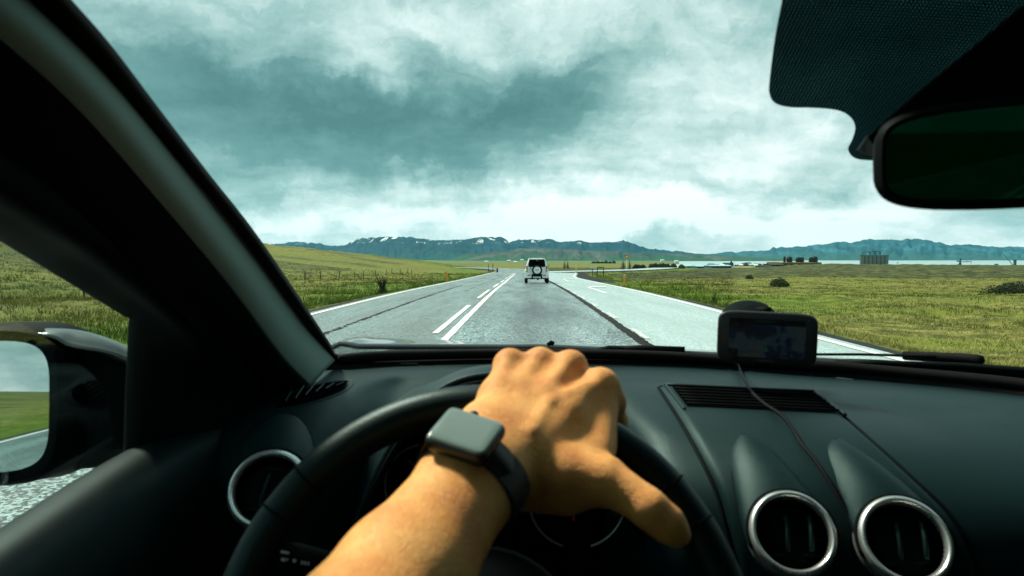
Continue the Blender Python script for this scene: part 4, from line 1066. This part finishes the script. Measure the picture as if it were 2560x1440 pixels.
for sx_ in (-1, 1):
    shell('fender', [ring(.07, .40, .86, .05, -.04, r=.04), ring(.085, .36, .90, .06, .1, r=.04), ring(.085, .52, .92, .06, .8, r=.04)], WHITE, suv).location = (sx_ * .72, 0, 0)
rwm = MB(); rwm.prism([(x, -.012, z) for x, z in ((-.50, 1.11), (.50, 1.11), (.525, 1.16), (.50, 1.46), (.46, 1.54), (-.46, 1.54), (-.50, 1.46), (-.525, 1.16))], (0, .02, 0))
rw = rwm.build('rear_window', CG, suv)
MB().prism([(x, -.016, z) for x, z in ((-.53, 1.08), (.53, 1.08), (.56, 1.16), (.53, 1.47), (.48, 1.57), (-.48, 1.57), (-.53, 1.47), (-.56, 1.16))], (0, .018, 0)).build('window_frame', BLACK, rw)
MB().tube([(-.22, -.03, 1.13), (.05, -.03, 1.17), (.20, -.03, 1.25)], .010, 5).build('rear_wiper', BLACK, rw)
SEE = mat('view_through', (.06, .22, .15), .3)
MB().prism([(x, -.016, z) for x, z in ((-.16, 1.20), (.18, 1.20), (.16, 1.44), (.05, 1.50), (-.16, 1.50))], (0, .002, 0)).build('window_light', SEE, rw)
MB().box((.0, -.020, 1.485), (.09, .004, .02)).build('brake_light', mat('pale_lens', (.6, .7, .68), .3), rw)
for k, (x, z, w_, h_) in enumerate(((-.30, 1.30, .22, .26), (.31, 1.30, .2, .24))):
    MB().tube([(x, -.019, z - h_ / 2), (x, -.019, z), (x, -.019, z + h_ / 2)], [w_ * .5, w_ * .42, w_ * .22], 14, flat=.04).build('seat_back', BLACK, rw, smooth=True)
# spare wheel
S0 = frame((.015, -.20, .87), (0, -1, 0), (1, 0, 0))
spw = MB().lathe([(.20, -.11), (.31, -.10), (.335, -.06), (.335, .02), (.32, .06), (.27, .075), (.235, .07)], 48, S0).build('spare_wheel', TYRE, suv, smooth=True)
MB().lathe([(.232, .062), (.228, .078), (.19, .088), (.10, .094), (.0001, .095)], 40, S0).build('wheel_cover', WHITE, spw, smooth=True)
T0 = S0.copy(); T0.translation = Vector((.015, -.302, .895)); DARKP = mat('dark_print', (.02, .025, .028), .5)
text_mesh('cover_lettering', 'SUZUKI', T0, .085, DARKP, spw, .002)
MB().add([(.015, -.302, .82), (.045, -.302, .845), (.015, -.302, .87), (-.015, -.302, .845)], [(0, 1, 2, 3)]).build('cover_badge', DARKP, spw)
MB().tube([(.015, -.06, 1.10), (.015, -.16, 1.17), (.015, -.24, 1.24)], [.05, .04, .012], 8).build('wheel_bracket', BLACK, suv)
MB().box((-.40, -.03, .99), (.09, .03, .045), bev=.01).build('tailgate_handle', BLACK, suv)
MB().tube([(-.50, -.024, .78), (-.49, -.024, 1.02)], .004, 4).build('tailgate_gap', BLACK, suv); MB().tube([(.56, -.024, .58), (.56, -.024, 1.02)], .004, 4).build('tailgate_gap', BLACK, suv)
RED = mat('red_lens', (.28, .03, .012), .25, coat=.5); AMB = mat('amber_lens', (.85, .26, .05), .25, coat=.5); CLR = mat('clear_lens', (.5, .55, .54), .2)
for sx_ in (-1, 1):
    tl = MB().box((sx_ * .655, -.03, .945), (.085, .05, .38), bev=.012).build('tail_light', BLACK, suv)
    MB().box((sx_ * .655, -.052, 1.06), (.062, .02, .12), bev=.008).build('red_lens', RED, tl)
    MB().box((sx_ * .655, -.052, .97), (.062, .02, .045), bev=.006).build('clear_lens', CLR, tl)
    MB().box((sx_ * .655, -.052, .85), (.070, .02, .13), bev=.010).build('amber_lens', AMB, tl)
    MB().box((sx_ * .505, -.085, .53), (.20, .03, .065), bev=.015).build('reflector', RED, suv)
    m_ = MB().box((sx_ * .80, 1.75, 1.17), (.13, .10, .19), bev=.03).build('wing_mirror', BLACK, suv)
    MB().box((sx_ * .80, 1.695, 1.17), (.10, .004, .15)).build('mirror_glass', CLR, m_)
bp = shell('bumper', [ring(.76, .36, .64, .74, -.09, r=.06), ring(.785, .34, .68, .77, -.03, r=.07), ring(.785, .34, .68, .77, .12, r=.07)], WHITE, suv)
MB().box((0.0, -.12, .47), (.70, .08, .29), bev=.02).build('plate_surround', BLACK, bp)
pl_ = MB().box((.0, -.165, .40), (.51, .01, .105), bev=.002).build('number_plate', mat('plate_white', (.66, .70, .70), .4), suv)
for k, x in enumerate((-.19, -.145, -.05, -.005, .10, .15)):
    MB().box((x, -.1715, .40), (.028 if k != 2 else .05, .002, .06)).build('plate_character', mat('plate_grey', (.20, .26, .30), .5), pl_)
und = MB().box((0, .5, .36), (1.1, .5, .09), bev=.03); und.tube([(-.6, .55, .32), (.6, .55, .32)], .05, 8); und.tube([(.0, .5, .31), (.16, .5, .31)], .10, 10); und.box((-.30, .2, .31), (.28, .3, .10), bev=.02); und.tube([(.42, -.02, .30), (.42, .4, .32)], .035, 8)
und.build('underbody', BLACK, suv)
MB().box((-.45, -.3 + .3, 1.672), (.10, .25, .02), bev=.005).build('roof_rail', BLACK, suv); MB().box((.46, 0.0 + .05, 1.672), (.10, .25, .02), bev=.005).build('roof_rail', BLACK, suv)
for (wx, wy) in ((-.70, .45), (.70, .45), (-.69, 2.70), (.69, 2.70)):
    WMx = frame((wx, wy, .34), (1, 0, 0), (0, 1, 0))
    wh = MB().lathe([(.15, -.10), (.30, -.105), (.335, -.08), (.342, 0), (.335, .08), (.30, .105), (.15, .10), (.0001, .08)], 36, WMx).build('wheel', TYRE, suv, smooth=True)
    MB().lathe([(.20, .105 if wx > 0 else -.105), (.12, .09 if wx > 0 else -.09), (.0001, .10 if wx > 0 else -.10)], 24, WMx).build('rim', GREYM, wh, smooth=True)
# the driver seen through its rear window is only a dark shape behind glass
MB().tube([(.29, -.0195, 1.14), (.30, -.0195, 1.28), (.30, -.0195, 1.36), (.30, -.0195, 1.42)], [.16, .10, .085, .04], 16, flat=.03).build('occupant_silhouette', BLACK, rw, smooth=True)

# ------------------------------------------------------------------ roadside furniture
def gz(x, y): return float(terrain(np.array(x), np.array(y)))
ORANGE = gm('orange_plastic', (.86, .36, .06), .55, .4, 30, .1, .1, .1)
REFL = gm('pale_reflector', (.70, .80, .55), .3, .5, 30, .1, .1, .1); YEL = gm('yellow_plastic', (.75, .62, .10), .55, .4, 30, .1, .1, .1)
def marker(px, y, hgt, m, label, grp, wdt=.10, lean=0, top=True, sink=0):
    x = P(px, 690, y)[0]; z = gz(x, y)
    r = empty('marker_post', (x, y, z), label=label, cat='marker post', group=grp); r.rotation_euler = (0, lean, 0)
    MB().box((0, 0, hgt / 2 - .1), (wdt, .045, hgt + .2), bev=.012).build('post', m, r)
    if top: MB().box((0, -.026, hgt - .09), (wdt * .7, .008, .11)).build('reflector', REFL, r); MB().box((0, 0, hgt + .01), (wdt * .9, .04, .03), bev=.01).build('cap', REFL, r)
    return r
marker(1118, 56, 1.0, ORANGE, 'orange marker post leaning beside the left verge, nearest to the fence', 'orange marker posts along the road', .19, math.radians(-7))
marker(1560, 53, .92, ORANGE, 'upright orange marker post with a pale top beside the right-hand field', 'orange marker posts along the road', .17, math.radians(1.5))
marker(1238, 120, 1.1, YEL, 'orange and yellow marker post at the left bend by the dark stump', 'orange marker posts along the road', .2)
marker(1277, 190, 1.2, YEL, 'small yellow marker post just left of the white car', 'orange marker posts along the road', .24, top=False)
marker(1440, 100, 1.2, YEL, 'pale yellow marker post at the mouth of the side road', 'orange marker posts along the road', .14)
def post_thing(px, y, hgt, w_, label, m, nm='wooden_post'):
    x = P(px, 670, y)[0]; o = MB().tube([(0, 0, -.2), (0.01, 0, hgt * .5), (0, 0, hgt)], [w_, w_ * .95, w_ * .85], 7).build(nm, m, None); o.location = (x, y, gz(x, y)); return tagit(o, label, 'post', 'dark posts beyond the bend')
WOOD = gm('weathered_wood', (.06, .055, .045), .9, .1, 30, .3, .3, .4)
post_thing(1221, 150, 1.6, .07, 'dark wooden post at the bend, farther from the white car', WOOD); post_thing(1232, 145, 1.6, .07, 'dark wooden post at the bend, nearer to the white car', WOOD)
post_thing(1243, 118, .75, .16, 'short thick black stump beside the yellow marker at the bend', WOOD, 'stump')

fence = empty('wire_fence', (-23, 20, gz(-23, 20)), label='old wire fence with dark wooden posts crossing the left meadow', cat='fence')
fy = [21.6 + 7 * k for k in range(18)]; tops = []
for k, y in enumerate(fy):
    x = -23 + .25 * math.sin(k * 2.1); z = gz(x, y); l = np.array([x + 23, y - 20, z - gz(-23, 20)]); ln = random.uniform(-.06, .06)
    tp = l + np.array([ln, 0, .98 + random.uniform(-.06, .06)]); MB().tube([l - [0, 0, .2], (l + tp) / 2, tp], [.055, .05, .045], 6).build('fence_post', WOOD, fence); tops.append((l, tp))
for hh in (.35, .62, .9):
    MB().tube([l * (1 - hh) + tp * hh for l, tp in tops], .006, 4).build('fence_wire', GREYM, fence)

# yield sign, direction signs
SRED = gm('sign_red', (.50, .06, .02), .5, .4, 9, .05, .05, .02); SYEL = gm('sign_yellow', (.80, .55, .10), .5, .4, 9, .05, .05, .02); SWH = gm('sign_white', (.70, .76, .76), .5, .4, 9, .05, .05, .02); SGR = gm('sign_green', (.16, .27, .015), .6, .3, 9, .05, .05, .02)
x = P(1566, 665, 165)[0]; z = gz(x, 165)
yr = empty('yield_sign', (x, 165, z), label='red and yellow triangular yield sign by the conifers at the side road', cat='road sign')
MB().tube([(0, 0, -.3), (0, 0, 3.2)], .06, 8).build('pole', SWH, yr)
tri = lambda s, y: [(-s, y, 3.2 + s * .58), (s, y, 3.2 + s * .58), (0, y, 3.2 - s * 1.15)]
MB().prism(tri(.62, -.06), (0, -.03, 0)).build('sign_board', SRED, yr); MB().prism(tri(.34, -.095), (0, -.01, 0)).build('sign_face', SYEL, yr)
def dsign(px0, px1, py, y, hgt, m, label, legs, cat='road sign', tip=False):
    a, b_ = P(px0, py, y), P(px1, py, y); cx_ = (a[0] + b_[0]) / 2; z = gz(cx_, y); w_ = b_[0] - a[0]
    r = empty('direction_sign', (cx_, y, z), label=label, cat=cat); zt = a[2] - z
    poly = [(-w_ / 2, 0, zt - hgt / 2), (w_ / 2, 0, zt - hgt / 2), (w_ / 2, 0, zt + hgt / 2), (-w_ / 2, 0, zt + hgt / 2)]
    if tip: poly.insert(2, (w_ / 2 + .3, 0, zt))
    MB().prism(poly, (0, .05, 0)).build('board', m, r)
    for f in legs: MB().tube([(w_ * f, .08, -.3), (w_ * f, .08, zt + hgt / 2)], .05, 6).build('pole', BLACK, r)
    return r, zt, w_
dsign(1476, 1489, 669, 95, .20, SWH, 'small white direction sign on one leg at the side road', (-.15,), tip=True)
r_, zt, w_ = dsign(1492, 1511, 669, 92, .22, SGR, 'green and orange direction sign on two legs at the side road', (-.44, .36))
MB().box((w_ / 2 - .10, -.012, zt), (.10, .02, .24)).build('orange_end', ORANGE, r_)

# ------------------------------------------------------------------ plants
def blades(n, base_pts, h, wdt, lean=.5, rgen=rng, seg=2):
    """n blades: returns verts, quad faces; base_pts (n,3), h (n,)"""
    a = rgen.random(n) * 2 * np.pi; l = (rgen.random(n) * lean + .1) * h; d = np.stack([np.cos(a), np.sin(a)], 1); pr = rgen.random(n) * np.pi
    w_ = np.stack([np.cos(pr), np.sin(pr), np.zeros(n)], 1) * (wdt[:, None] if np.ndim(wdt) else wdt) * .5
    mid = base_pts + np.concatenate([d * (l * .3)[:, None], (h * .55)[:, None]], 1); tip = base_pts + np.concatenate([d * l[:, None], h[:, None]], 1)
    V = np.stack([base_pts - w_, base_pts + w_, mid + w_ * .7, mid - w_ * .7, tip + w_ * .12, tip - w_ * .12], 1).reshape(-1, 3)
    i = np.arange(n)[:, None] * 6; Fq_ = np.concatenate([i + np.array([0, 1, 2, 3]), i + np.array([3, 2, 4, 5])]); return V, Fq_
def grass_mat(h, b):
    geo = h.new('ShaderNodeNewGeometry').outputs['Position']
    at = lambda n: h.new('ShaderNodeAttribute', attribute_name=n).outputs['Fac']
    n = h.noise(geo, 1.2, 4, .6)
    dry = h.ramp(h.math('ADD', h.math('MULTIPLY', n, .5), h.math('MULTIPLY', at('tone'), .5)), [(.28, (.035, .045, .010)), (.45, (.11, .12, .022)), (.60, (.25, .235, .058)), (.78, (.48, .42, .18))])
    lush = h.ramp(at('tone'), [(.1, (.03, .055, .006)), (.5, (.095, .16, .010)), (.9, (.19, .24, .03))])
    heath = h.ramp(at('tone'), [(.1, (.02, .03, .01)), (.6, (.07, .085, .025)), (.95, (.20, .18, .07))])
    c = h.mix(at('lush'), dry, lush); c = h.mix(at('heath'), c, heath)
    h.link(c, b.inputs['Base Color']); b.inputs['Roughness'].default_value = .8; b.inputs['Specular IOR Level'].default_value = .2
MGR = mat('grass_blades', fn=grass_mat)
def scatter(n_tuft, az0, az1, r0, r1, per, hgt, seedpow=1.0):
    a = np.radians(rng.uniform(az0, az1, n_tuft)); r = r0 * (r1 / r0) ** rng.random(n_tuft)
    x = r * np.sin(a); y = r * np.cos(a); d = road_d(x, y); keep = (d > 1.25 + .6 * rng.random(n_tuft)) ; return x[keep], y[keep], r[keep]
def make_grass(name, n_tuft, az0, az1, r0, r1, per, hgt, label):
    x, y, r = scatter(n_tuft, az0, az1, r0, r1, per, hgt)
    gv, lu, he, fg = zones(x, y); n = len(x)
    cl = fbm(x * .45, y * .45, 3) + .5; 
    hh = hgt * (.45 + .9 * np.clip(cl, 0, 1)) * (1 + .0 * r) * (1 - .45 * he) * np.clip(.45 + road_d(x, y) * .18, .45, 1)
    X_ = np.repeat(x, per) + rng.normal(0, .07 + r.repeat(per) * .0012, n * per); Y_ = np.repeat(y, per) + rng.normal(0, .07 + r.repeat(per) * .0012, n * per)
    B = np.stack([X_, Y_, terrain(X_, Y_) - .02], 1); H_ = np.repeat(hh, per) * rng.uniform(.45, 1.15, n * per)
    V, Fq_ = blades(n * per, B, H_, (.004 + .00050 * np.repeat(r, per)) * rng.uniform(.6, 1.3, n * per), .9)
    o = fast_mesh(name, V, Fq_, MGR, None, False); tone = np.clip(np.repeat(np.clip(rng.normal(.5, .18, n) + 1.1 * fbm(x * .22, y * .5, 4), 0, 1), per) * .65 + rng.random(n * per) * .35, 0, 1)
    for nm, q in (('tone', tone), ('lush', np.repeat(lu, per)), ('heath', np.repeat(he, per))): attr(o, nm, np.repeat(q, 6))
    tagit(o, label, 'grass', kind='stuff'); return o
make_grass('grass', 17000, 13, 42, 9, 120, 6, .12, 'yellow green rough grass over the field on the right')
make_grass('grass', 15000, -42, -2, 17, 140, 6, .26, 'tall pale and bright green grass over the meadow on the left')
make_grass('grass', 5200, 2, 17, 24, 200, 6, .22, 'grass around the road junction')

def shrub_mesh(n, rx, ry, rz, leaf, seed, dome=True):
    r = np.random.default_rng(seed); u = r.normal(size=(n, 3)); u /= np.linalg.norm(u, axis=1)[:, None]; rad_ = r.random(n) ** .45
    p = u * rad_[:, None]; p[:, 2] = np.abs(p[:, 2]) if dome else p[:, 2]
    lump = 1 + .35 * fbm(p[:, 0] * 2.2 + seed, p[:, 1] * 2.2 + p[:, 2], 3)
    p = p * lump[:, None] * np.array([rx, ry, rz])
    t1 = r.normal(size=(n, 3)); t1 /= np.linalg.norm(t1, axis=1)[:, None]; t2 = np.cross(t1, r.normal(size=(n, 3))); t2 /= np.linalg.norm(t2, axis=1)[:, None]
    s = leaf * r.uniform(.5, 1.4, n)[:, None]
    V = np.stack([p - t1 * s, p + t2 * s * .5, p + t1 * s, p - t2 * s * .5], 1).reshape(-1, 3); return V, np.arange(4 * n).reshape(-1, 4)
def leafm(name, a, b_):
    return mat(name, fn=lambda h, bb: (h.link(h.ramp(h.noise(objco(h), 3.5, 4, .7), [(.3, a), (.65, b_)]), bb.inputs['Base Color']), setattr(bb.inputs['Roughness'], 'default_value', .8)))
L_DARK = leafm('dark_leaves', (.012, .022, .008), (.045, .065, .018)); L_MID = leafm('mid_leaves', (.02, .035, .008), (.06, .095, .022)); L_CON = leafm('conifer_leaves', (.02, .035, .012), (.06, .085, .025)); TWIG = gm('twigs', (.030, .028, .020), .9, .1, 30)
def shrub(name, x, y, size, n, leaf, label, m=L_DARK, twigs=10, th=1.3, cat='shrub', grp=None, seed=1, tw=.012):
    r = empty(name, (x, y, gz(x, y)), label=label, cat=cat, group=grp)
    V, Fq_ = shrub_mesh(n, *size, leaf, seed); fast_mesh('foliage', V, Fq_, m, r, False)
    if twigs:
        q = MB(); rr = np.random.default_rng(seed + 5)
        for k in range(twigs):
            a = rr.uniform(0, 6.28); l = rr.uniform(.25, .8); e = np.array([math.cos(a) * size[0] * l * 2.0, math.sin(a) * size[1] * l * 2.0, size[2] * th * rr.uniform(.6, 1.05)])
            q.tube([(0, 0, -.05), e * .5 * [.6, .6, 1.0], e], [tw, tw * .7, tw * .3], 5)
            for s_ in range(3):
                t = rr.uniform(.4, .9); b0 = e * t; q.tube([b0, b0 + rr.normal(size=3) * [.10, .10, .05] * size[2] + [0, 0, .18 * size[2]]], [tw * .5, tw * .2], 4)
        q.build('branch', TWIG, r)
    return r
shrub('roadside_shrub', P(955, 720, 38)[0], 38, (.30, .30, .52), 900, .035, 'dark shrub with bare upright twigs at the edge of the left verge', L_DARK, 34, 1.95, seed=3, tw=.018)
shrub('field_bush', P(1945, 705, 52)[0], 52, (.72, .6, .62), 3800, .05, 'round dark green bush alone in the right-hand field', L_MID, 0, seed=5)
shrub('field_bush', P(2530, 725, 37)[0], 37, (1.9, .9, .62), 6000, .05, 'wide dark low bush at the right edge of the field', L_DARK, 0, seed=8)
shrub('field_bush', P(1870, 690, 76)[0], 76, (.45, .5, .42), 1200, .06, 'tiny bush in the field just behind the round bush', L_MID, 0, seed=9)
shrub('weed_plant', P(1784, 755, 27)[0], 27, (.12, .12, .42), 420, .022, 'thin dark weed beside the right road edge, left of the navigation device', L_MID, 6, 1.2, 'weed', seed=11, tw=.006)
shrub('weed_plant', P(1817, 762, 25)[0], 25, (.05, .05, .22), 90, .018, 'very small dark weed right behind the navigation device', L_MID, 4, 1.4, 'weed', seed=12, tw=.005)
def conifer(px, y, hgt, rad_, label, seed, grp='conifers by the side road'):
    x = P(px, 665, y)[0]; r = empty('conifer', (x, y, gz(x, y)), label=label, cat='tree', group=grp); rr = np.random.default_rng(seed)
    MB().tube([(0, 0, -.2), (0, 0, hgt * .5), (0, 0, hgt)], [rad_ * .12, rad_ * .08, .02], 6).build('trunk', TWIG, r)
    n = 520; t = rr.random(n) ** .8; a = rr.random(n) * 6.283; rd = rad_ * (1 - t) ** .8 * (.35 + .65 * rr.random(n)) * (1 + .3 * np.sin(a * 3 + seed + t * 9)); p = np.stack([rd * np.cos(a), rd * np.sin(a), hgt * (.05 + .95 * t)], 1)
    s = rad_ * .30 * rr.uniform(.5, 1.2, n)[:, None] * (1.1 - t)[:, None]; d = np.stack([np.cos(a), np.sin(a), -.25 * np.ones(n)], 1); q = np.stack([-np.sin(a), np.cos(a), np.zeros(n)], 1)
    V = np.stack([p - d * s, p + q * s * .6, p + d * s, p - q * s * .6], 1).reshape(-1, 3); fast_mesh('crown', V, np.arange(4 * n).reshape(-1, 4), L_CON, r, False); return r
conifer(1557, 175, 2.6, .9, 'small conifer just left of the yield sign', 1); conifer(1573, 178, 2.5, .8, 'small conifer just right of the yield sign', 2)
conifer(1411, 230, 2.9, .8, 'left one of two small conifers beyond the white car', 3, None); conifer(1419, 230, 2.7, .8, 'right one of two small conifers beyond the white car', 4, None)
k = 0
for px in (1590, 1602, 1611, 1622, 1634, 1645, 1660, 1672, 1684, 1695):
    k += 1; hh = 2.3 - .07 * k + random.uniform(-.3, .3)
    words_ = ['beside the yield sign', 'second from the yield sign', 'third from the yield sign', 'fourth from the yield sign', 'fifth from the yield sign', 'fifth from the blue halls', 'fourth from the blue halls', 'third from the blue halls', 'second from the blue halls', 'nearest to the blue halls'][k - 1]
    shrub('hedge_tree', P(px, 665, 235)[0], 235 + random.uniform(-4, 4), (1.15, 1.2, hh * .75), 700, .24, 'dark leafy hedge tree, ' + words_, L_MID, 0, cat='tree', grp='trees in the hedge by the side road', seed=30 + k)
    conf_ = MB().tube([(0, 0, 0), (0, 0, hh * .8)], [.12, .05], 6); ob = conf_.build('trunk', TWIG, None); ob.parent = [o for o in COL.objects if o.name.startswith('hedge_tree')][-1]
for j in range(12):
    px = 1484 + j * 5; x = P(px, 660, 900)[0]
    if j % 2 == 0: shrub('distant_tree', x, 900, (3.2, 2.2, 2.6 + .5 * (j % 4)), 160, .9, 'dark tree in the far shelter belt, ' + ['leftmost of the six', 'second from its left end', 'third from its left end', 'third from its right end', 'second from its right end', 'rightmost of the six'][j // 2], L_DARK, 0, cat='tree', grp='trees of the far shelter belt', seed=60 + j)

# ------------------------------------------------------------------ harbour and town
BLUE = gm('blue_cladding', (.01, .09, .13), .6, .3, 2, .1, .2, .02); PALEB = gm('pale_blue_roof', (.30, .50, .52), .5, .3, 2, .1, .2, .02); TEAL = gm('teal_cladding', (.03, .20, .20), .6, .3, 2); DKB = gm('black_cladding', (.012, .016, .017), .6, .3, 2)
OLIVE = gm('brown_roof', (.13, .11, .06), .8, .2, 1); SAND = gm('sandy_roof', (.30, .26, .14), .8, .2, 1); CONC = gm('silo_concrete', (.12, .14, .12), .85, .2, 1, .2, .2, .2); WWALL = gm('white_render', (.60, .66, .64), .7, .2, 1); STEEL = gm('harbour_steel', (.03, .09, .11), .5, .4, 3)
def hall(px0, px1, ptop, pbot, y, dep, wall, roof, label, roofh=.35, doors=4, name='industrial_hall', cat='building', grp='halls and houses of the harbour town', win=BLACK):
    a, b_ = P(px0, pbot, y), P(px1, pbot, y); x0, x1 = a[0], b_[0]; z0 = a[2] - 2.5; z1 = P(px0, ptop, y)[2]; ht = z1 - z0; ev = z1 - (z1 - a[2]) * roofh
    r = empty(name, ((x0 + x1) / 2, y, z0), label=label, cat=cat, group=grp); w_ = x1 - x0; e = ev - z0
    MB().box((0, dep / 2, e / 2), (w_, dep, e)).build('wall', wall, r)
    MB().prism([(-w_ / 2 - .3, -.3, e + .01), (-w_ / 2 - .3, dep / 2, ht), (-w_ / 2 - .3, dep + .3, e + .01)], (w_ + .6, 0, 0)).build('roof', roof, r)
    for k in range(doors):
        x = -w_ / 2 + w_ * (k + .5) / doors; MB().box((x, -.06, e - (e - 2.5) * .55), (w_ / doors * .42, .1, (e - 2.5) * .6)).build('window', win, r)
    return r
hall(1697, 1741, 661, 669, 420, 18, TEAL, PALEB, 'long low hall with pale blue roof, nearest to the hedge', .55, 5)
hall(1741, 1776, 662, 671, 400, 16, BLUE, PALEB, 'low hall with pale roof and blue front, between two other halls', .45, 4)
hall(1776, 1826, 662, 671, 380, 16, BLUE, PALEB, 'dark blue hall with thin pale roof, at the end of the row', .30, 5, win=DKB)
hall(1826, 1883, 667, 671, 430, 14, WWALL, SAND, 'low cream white shed right of the blue halls', .4, 4, win=GREYM)
hall(1924, 1956, 659, 671, 400, 14, DKB, DKB, 'black industrial shed left of the brown works building', .25, 2, win=BLUE)
hall(1900, 1926, 663, 671, 390, 10, BLUE, DKB, 'small dark shed leaning against the black industrial shed', .3, 2)
wk = hall(1950, 2048, 654, 672, 470, 30, OLIVE, SAND, 'long brown works building with tanks on its roof', .12, 6, win=DKB)
for (px, r0, hh) in ((1955, .8, 4.5), (1967, 1.9, 4.2), (1989, 1.6, 3.8), (1997, 1.6, 3.8), (2020, 1.5, 3.8), (2029, 2.0, 4.4)):
    c = P(px, 655, 475) - np.array(wk.location); MB().lathe([(r0, -3), (r0, hh * .6), (r0 * .8, hh * .8), (.01, hh * .95)], 18, Matrix.Translation(Vector((c[0], 4, c[2])))).build('roof_tank', DKB, wk, smooth=False)
for px in (1990, 2025):
    c = P(px, 648, 475) - np.array(wk.location); MB().box((c[0], 4, c[2] + .4), (4.6, .4, .3)).box((c[0] - 2, 4, c[2] - 1), (.2, .2, 3)).box((c[0] + 2, 4, c[2] - 1), (.2, .2, 3)).build('gantry', DKB, wk)
for i, (px, pt, pb, col_) in enumerate(((1778, 659, 664, WWALL), (1790, 658, 664, PALEB), (1803, 660, 664, WWALL), (1816, 657, 664, BLUE), (1838, 659, 665, PALEB), (1849, 660, 666, WWALL), (1862, 658, 666, BLUE), (1874, 659, 666, PALEB), (1886, 660, 667, WWALL), (1897, 660, 667, BLUE), (1909, 661, 667, WWALL), (1845, 657, 661, TEAL), (1869, 656, 660, WWALL), (1893, 657, 661, PALEB), (1914, 657, 661, TEAL))):
    cn = {id(WWALL): 'white', id(PALEB): 'pale blue', id(BLUE): 'dark blue', id(TEAL): 'teal'}[id(col_)]
    pos = ['farthest left of the church spire', 'second on the left of the spire', 'third on the left of the spire', 'touching the church spire on its left', 'first on the right of the church spire', 'second on the right of the spire', 'midway between church and black shed', 'past midway from church to black shed', 'third from the black shed', 'second from the black shed', 'next to the black shed', 'at the left end of the far row', 'second in the far row', 'third in the far row', 'at the right end of the far row']
    hall(px - 6 + (i % 3), px + 6, pt, pb, 640 + 12 * i, 9, col_, [DKB, PALEB, WWALL][i % 3], f'{cn} town house {pos[i]}', .45, 2, 'town_house')
ch = empty('church_spire', tuple(P(1828, 664, 600)), label='dark thin church spire above the town roofs', cat='church')
MB().box((0, 0, 0), (3, 3, 5)).build('tower', BLUE, ch); MB().lathe([(1.6, 2.5), (.5, 3.6), (.01, 5.2)], 8).build('spire', DKB, ch)
# harbour silos
sc0 = P(2185, 661, 560); sl_ = empty('grain_silos', tuple(sc0), label='block of tall grey concrete silos standing by the water', cat='silo')
Wd = 70 / F * 560
for k in range(7):
    x = -Wd / 2 + Wd * (k + .5) / 7; MB().lathe([(Wd / 14 * 1.04, -8), (Wd / 14 * 1.04, 7.2)], 20, Matrix.Translation((x, .25 * (k % 2), 0))).build('silo', CONC, sl_, smooth=True)
MB().box((0, 2.5, 7.4), (Wd + .6, 7, .5)).build('roof_slab', CONC, sl_)
MB().box((-4.5, 1, 10.2), (8, .8, .5)).box((3, 1, 10.6), (6, .8, .5), (0, math.radians(-4), 0)).box((-7, 1, 9), (.3, .3, 2.6)).box((-3, 1, 9), (.8, .8, 2.6)).box((1, 1, 9), (.8, .8, 2.8)).box((5, 1, 9), (1.5, 1, 2)).build('conveyor', STEEL, sl_)
def crane(px, py, y, parts, label, m=STEEL, nm='harbour_crane'):
    o = empty(nm, tuple(P(px, py, y)), label=label, cat='crane')
    for (pn, pts, r) in parts:
        s = y / F; MB().tube([(a * s, 0, -b_ * s) for a, b_ in pts], r * s, 6).build(pn, m, o)
    return o
crane(2400, 667, 520, [('tower', [(0, 3), (0, -10)], 3), ('head', [(0, -10), (1, -21)], 2), ('boom', [(0, -12), (28, -13)], 1.0), ('counterweight', [(-8, -14), (-3, -14)], 1.8), ('hanger', [(27, -13), (27, -2)], .4), ('conveyor', [(-65, 0), (0, -6)], .7), ('brace', [(1, -20), (20, -14)], .3)], 'dark blue harbour crane with a level boom over the water')
crane(2537, 667, 540, [('tower', [(0, 3), (0, -17)], 3.4), ('cap', [(-4, -17), (4, -17)], 1.2), ('boom', [(-3, -2), (-22, -24)], .8), ('boom_tip', [(-22, -24), (-36, -38)], .6), ('hook', [(-36, -38), (-36, -28)], .4)], 'slewing harbour crane with thick tower and raised thin boom')
crane(2243, 663, 500, [('mast', [(-3, 0), (1, -8)], .35), ('stay', [(1, -8), (2, 0)], .3), ('jib', [(1, -8), (4, -5)], .25)], 'tiny derrick mast right of the silos')
bo = P(2498, 666, 700); boat = empty('moored_ship', tuple(bo), label='low dark ship lying between the two harbour cranes', cat='ship')
shell('hull', [ring(.8, -2.5, 1.0, 1.2, 0, r=.3)], DKB, boat) if False else MB().prism([(-9, 0, -2), (8.4, 0, -2), (9.4, 0, 1.2), (-9.4, 0, 1.0)], (0, 3, 0)).build('hull', DKB, boat)
MB().box((-2, 1.5, 1.9), (3, 2, 1.6)).build('deck_house', TEAL, boat)
# farmhouses under the mountains
for i, (px, py, y) in enumerate(((1272, 653, 1500), (1288, 656, 1300), (1305, 651, 1900), (1690, 654, 1600), (1216, 655, 1500), (1655, 652, 1800))):
    hall(px - 4, px + 4, py - 3, py, y, 10, WWALL, WWALL, ['white far farmhouse left of the white car, lowest pair', 'pale farm shed just left of the white car', 'small far farmhouse above the white car mirror', 'white farmhouse far behind the hedge', 'pale farmhouse far left of the white car', 'tiny farmhouse at the foot of the foothill'][i], .5, 1, 'farmhouse', 'house', 'distant farmhouses')
